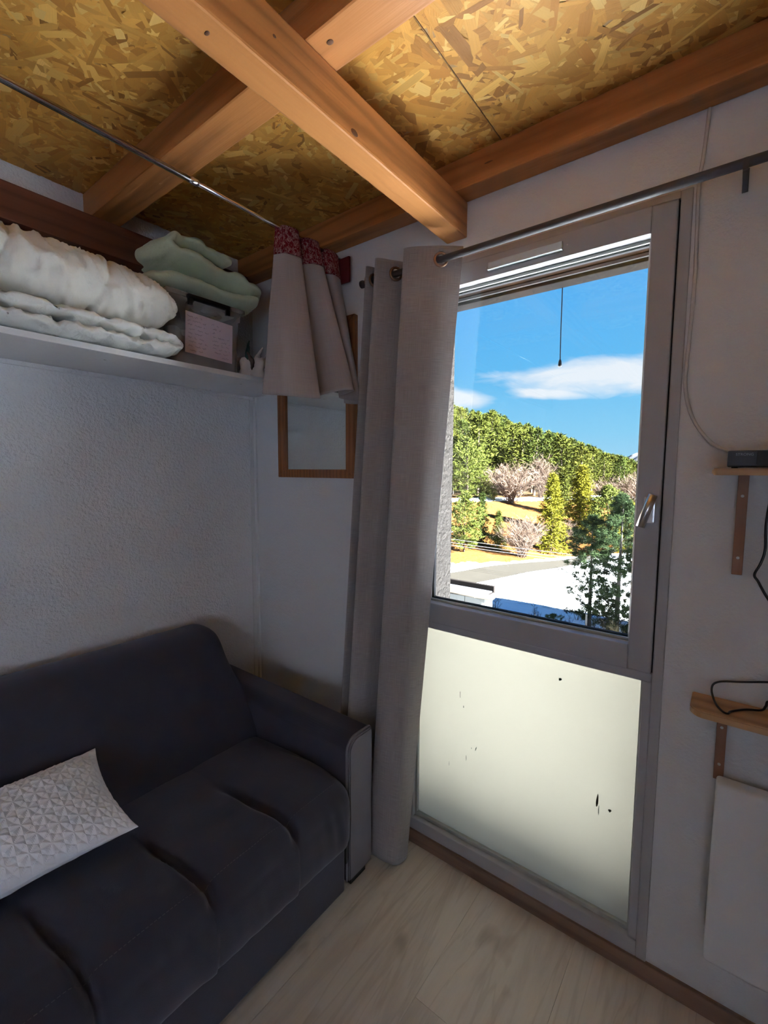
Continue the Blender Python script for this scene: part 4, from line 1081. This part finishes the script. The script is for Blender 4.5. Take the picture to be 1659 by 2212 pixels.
def bush(name, label, a, d, h, w, mat, seed, nst=26, sub=5, r=.03, group=None, cat='bush', lean=1.0):
    rg = random.Random(seed); x, y = d*math.sin(R(a)), d*math.cos(R(a)); bm = bmesh.new()
    for i in range(nst):
        an = rg.uniform(0, 6.283); sp = rg.uniform(.05, 1)**.7*w/2*lean; hh = h*rg.uniform(.65, 1.0)*(1-.25*(sp/(w/2+1e-6))**2)
        tip = Vector((math.cos(an)*sp, math.sin(an)*sp, hh)); b0 = Vector((rg.gauss(0, .04), rg.gauss(0, .04), 0))*w
        mid = b0.lerp(tip, .5)+Vector((rg.gauss(0, .03), rg.gauss(0, .03), .05))*h
        P = spline([b0, mid, tip], 6); tube(P, r, 3, bm=bm, taper=[1, .85, .7, .5, .35, .15])
        for j in range(sub):
            f = rg.uniform(.35, .95); q = P[min(5, int(f*5))]; dr = (tip-b0).normalized()+Vector((rg.gauss(0, .5), rg.gauss(0, .5), rg.gauss(0, .25)))
            e_ = q+dr.normalized()*h*rg.uniform(.12, .3)
            tube([q, q.lerp(e_, .5)+Vector((0, 0, .01*h)), e_], r*.5, 3, bm=bm, taper=[1, .7, .2])
            for l in range(2):
                q2 = q.lerp(e_, rg.uniform(.3, .9)); tube([q2, q2+(dr.normalized()+Vector((rg.gauss(0, .6), rg.gauss(0, .6), rg.gauss(0, .4)))).normalized()*h*.12], r*.32, 3, bm=bm)
    o = obj(name, bm, M[mat]); o.location = (x, y, terrain(x, y)-.05)
    return tag(o, label, cat, group)
bush('bare_bush', 'wide bare bush on the snowy path below the forest', -22.0, 84, 7.0, 10.5, 'twig', 51, 80, 12, .055)
bush('bare_bush', 'tall pale bare tree behind the yellow-green spruce', -18.6, 92, 8.2, 6.0, 'twig', 52, 60, 10, .05)
bush('bare_bush', 'bare bush on the orange bank just above the road', -20.5, 54.5, 4.8, 5.4, 'twig', 53, 80, 12, .03)
bush('bare_bush', 'low greyish bare bush between the two yellow spruces', -15.8, 64, 3.0, 3.4, 'twig', 54, 50, 9, .03)
bush('bare_bush', 'pinkish bare bush beyond the dark young pines', -11.6, 96, 5.2, 6.5, 'twig', 55, 60, 9, .05)
bush('bare_bush', 'pinkish bare tree at the right edge of the forest foot', -9.0, 92, 7.0, 4.5, 'twig', 56, 50, 9, .05)
rg = random.Random(77)
for i in range(22):
    a = rg.uniform(-25, -12); d = rg.uniform(27.5, 33)
    bush('leafless_shrub', 'thin leafless shrub sticking out of the shaded blue snow', a, d, rg.uniform(.6, 1.5), rg.uniform(.5, 1.2), 'twigd', 100+i, 9, 3, .012, 'leafless shrubs in the shaded snow')
for i in range(7):
    a = rg.uniform(-11.3, -8.2); d = rg.uniform(26.5, 30)
    bush('dry_grass_tuft', 'tuft of dry yellow grass under the dense young pine', a, d, rg.uniform(1.0, 1.9), rg.uniform(.6, 1.2), 'drygrass', 200+i, 40, 1, .010, 'dry grass tufts under the pines', 'grass')
# wires over the road with their poles out of view
for i, (x0, y0, z0, x1, y1, z1, lab) in enumerate(((-40, 40, -4.5, 6, 44, -6.1, 'upper pale overhead wire crossing in front of the bank'), (-40, 39.4, -4.85, 6, 43.4, -6.2, 'middle pale overhead wire crossing in front of the bank'), (-40, 38.8, -5.0, 6, 42.8, -6.35, 'lowest pale overhead wire crossing in front of the bank'))):
    P = [(lerp(x0, x1, q/30), lerp(y0, y1, q/30), lerp(z0, z1, q/30)-1.4*4*(q/30)*(1-q/30)*.35) for q in range(31)]
    tag(obj('overhead_wire', tube(P, .022, 5), M['wire'], None, True), lab, 'wire', 'overhead wires')
for x, y, lab in ((-40, 39.4, 'wooden pole at the far end of the wires beside the road'), (6, 43.4, 'wooden pole carrying the wires beyond the pines')):
    z = terrain(x, y); p = obj('utility_pole', cyl((0, 0, -.3), (0, 0, 5.2), .12, 10), M['barkg']); p.location = (x, y, z); tag(p, lab, 'pole')
# marker posts
def post(a, d, h, label, legs):
    x, y = d*math.sin(R(a)), d*math.cos(R(a)); z = terrain(x, y); t = empty('marker_post', (x, y, z-.05))
    obj('shaft', box((-.05, -.05, 0), (.05, .05, h), .01), M['postw'], t)
    if legs:
        for s_ in (-1, 1): obj('brace', tube([(s_*.45, 0, 0), (s_*.03, 0, h*.75)], .035, 6), M['posto'], t)
    tag(t, label, 'post')
post(-18.75, 29.8, 1.05, 'white post with orange braces standing in the shaded snow', True)
post(-13.05, 30.2, 1.35, 'plain pale post beside the trunk of the open young pine', False)
# the neighbouring block to the right that shades a strip of the snow field
t = empty('apartment_block', (18, 28.5, GZ))
part('wall', box((12, 24.5, GZ-.5), (25, 32.9, 4.6)), M['roughcast'], t)
part('roof', box((11.6, 24.2, 4.6), (25.4, 33.2, 5.0)), M['fascia'], t)
for fl in range(4):
    for k in range(5):
        zz = GZ+1.1+fl*3.0; xx = 13+k*2.4
        w_ = part('window', box((xx, 24.44, zz), (xx+1.2, 24.5, zz+1.5), .01), M['frame'], t); obj('pane', box((xx+.08, 24.42, zz+.08), (xx+1.12, 24.44, zz+1.42)), M['blackm'], w_)
tag(t, 'rendered apartment block beside the snow field', 'building')
# shed
def shed():
    d0 = 17.5; t = empty('shed', (-9.4, 16.2, GZ))
    x0, x1, y0, y1, zt = -11.5, -7.40, 15.75, 16.75, -3.38
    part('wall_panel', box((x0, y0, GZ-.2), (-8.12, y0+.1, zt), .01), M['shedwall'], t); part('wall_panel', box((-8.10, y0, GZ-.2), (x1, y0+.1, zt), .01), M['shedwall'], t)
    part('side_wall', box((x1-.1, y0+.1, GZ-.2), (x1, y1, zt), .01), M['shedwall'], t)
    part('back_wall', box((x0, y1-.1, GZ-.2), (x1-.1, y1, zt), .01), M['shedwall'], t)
    part('parapet', box((x0, y1-.02, zt-.1), (x1+.06, y1+.12, zt+.30), .02), M['fascia'], t)
    part('roof', box((x0, y0-.05, zt), (x1+.05, y1, zt+.06), .01), M['fascia'], t)
    part('snow_cover', box((x0, y0+.40, zt+.05), (x1, y1-.03, zt+.11), .03), M['shadesnow'], t)
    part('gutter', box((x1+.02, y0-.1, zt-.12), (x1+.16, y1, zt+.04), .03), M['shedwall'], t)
    k = random.Random(4); x = x0
    while x < x1+.1:
        w = k.uniform(.4, .75); b = box((0, 0, 0), (w, .55, .035), .006)
        bmesh.ops.rotate(b, verts=b.verts, cent=(w/2, .2, 0), matrix=Matrix.Rotation(R(k.uniform(-9, 9)), 3, 'Z') @ Matrix.Rotation(R(k.uniform(0, 5)), 3, 'X'))
        bmesh.ops.translate(b, verts=b.verts, vec=(x, y0-.14+k.uniform(-.05, .05), zt+.06))
        part('slate', b, M['slate'], t); x += w*.85
    for hx, hz in ((-9.05, -.36), (-8.93, -.36), (-8.35, -.56), (-7.80, -.46), (-7.70, -.46), (-7.74, -.72)): part('hook', box((hx-.03, y0-.05, zt+hz-.05), (hx+.03, y0, zt+hz+.05), .01), M['postw'], t)
    return tag(t, 'grey shed with slate roof edge and snow below the window', 'shed')
shed()
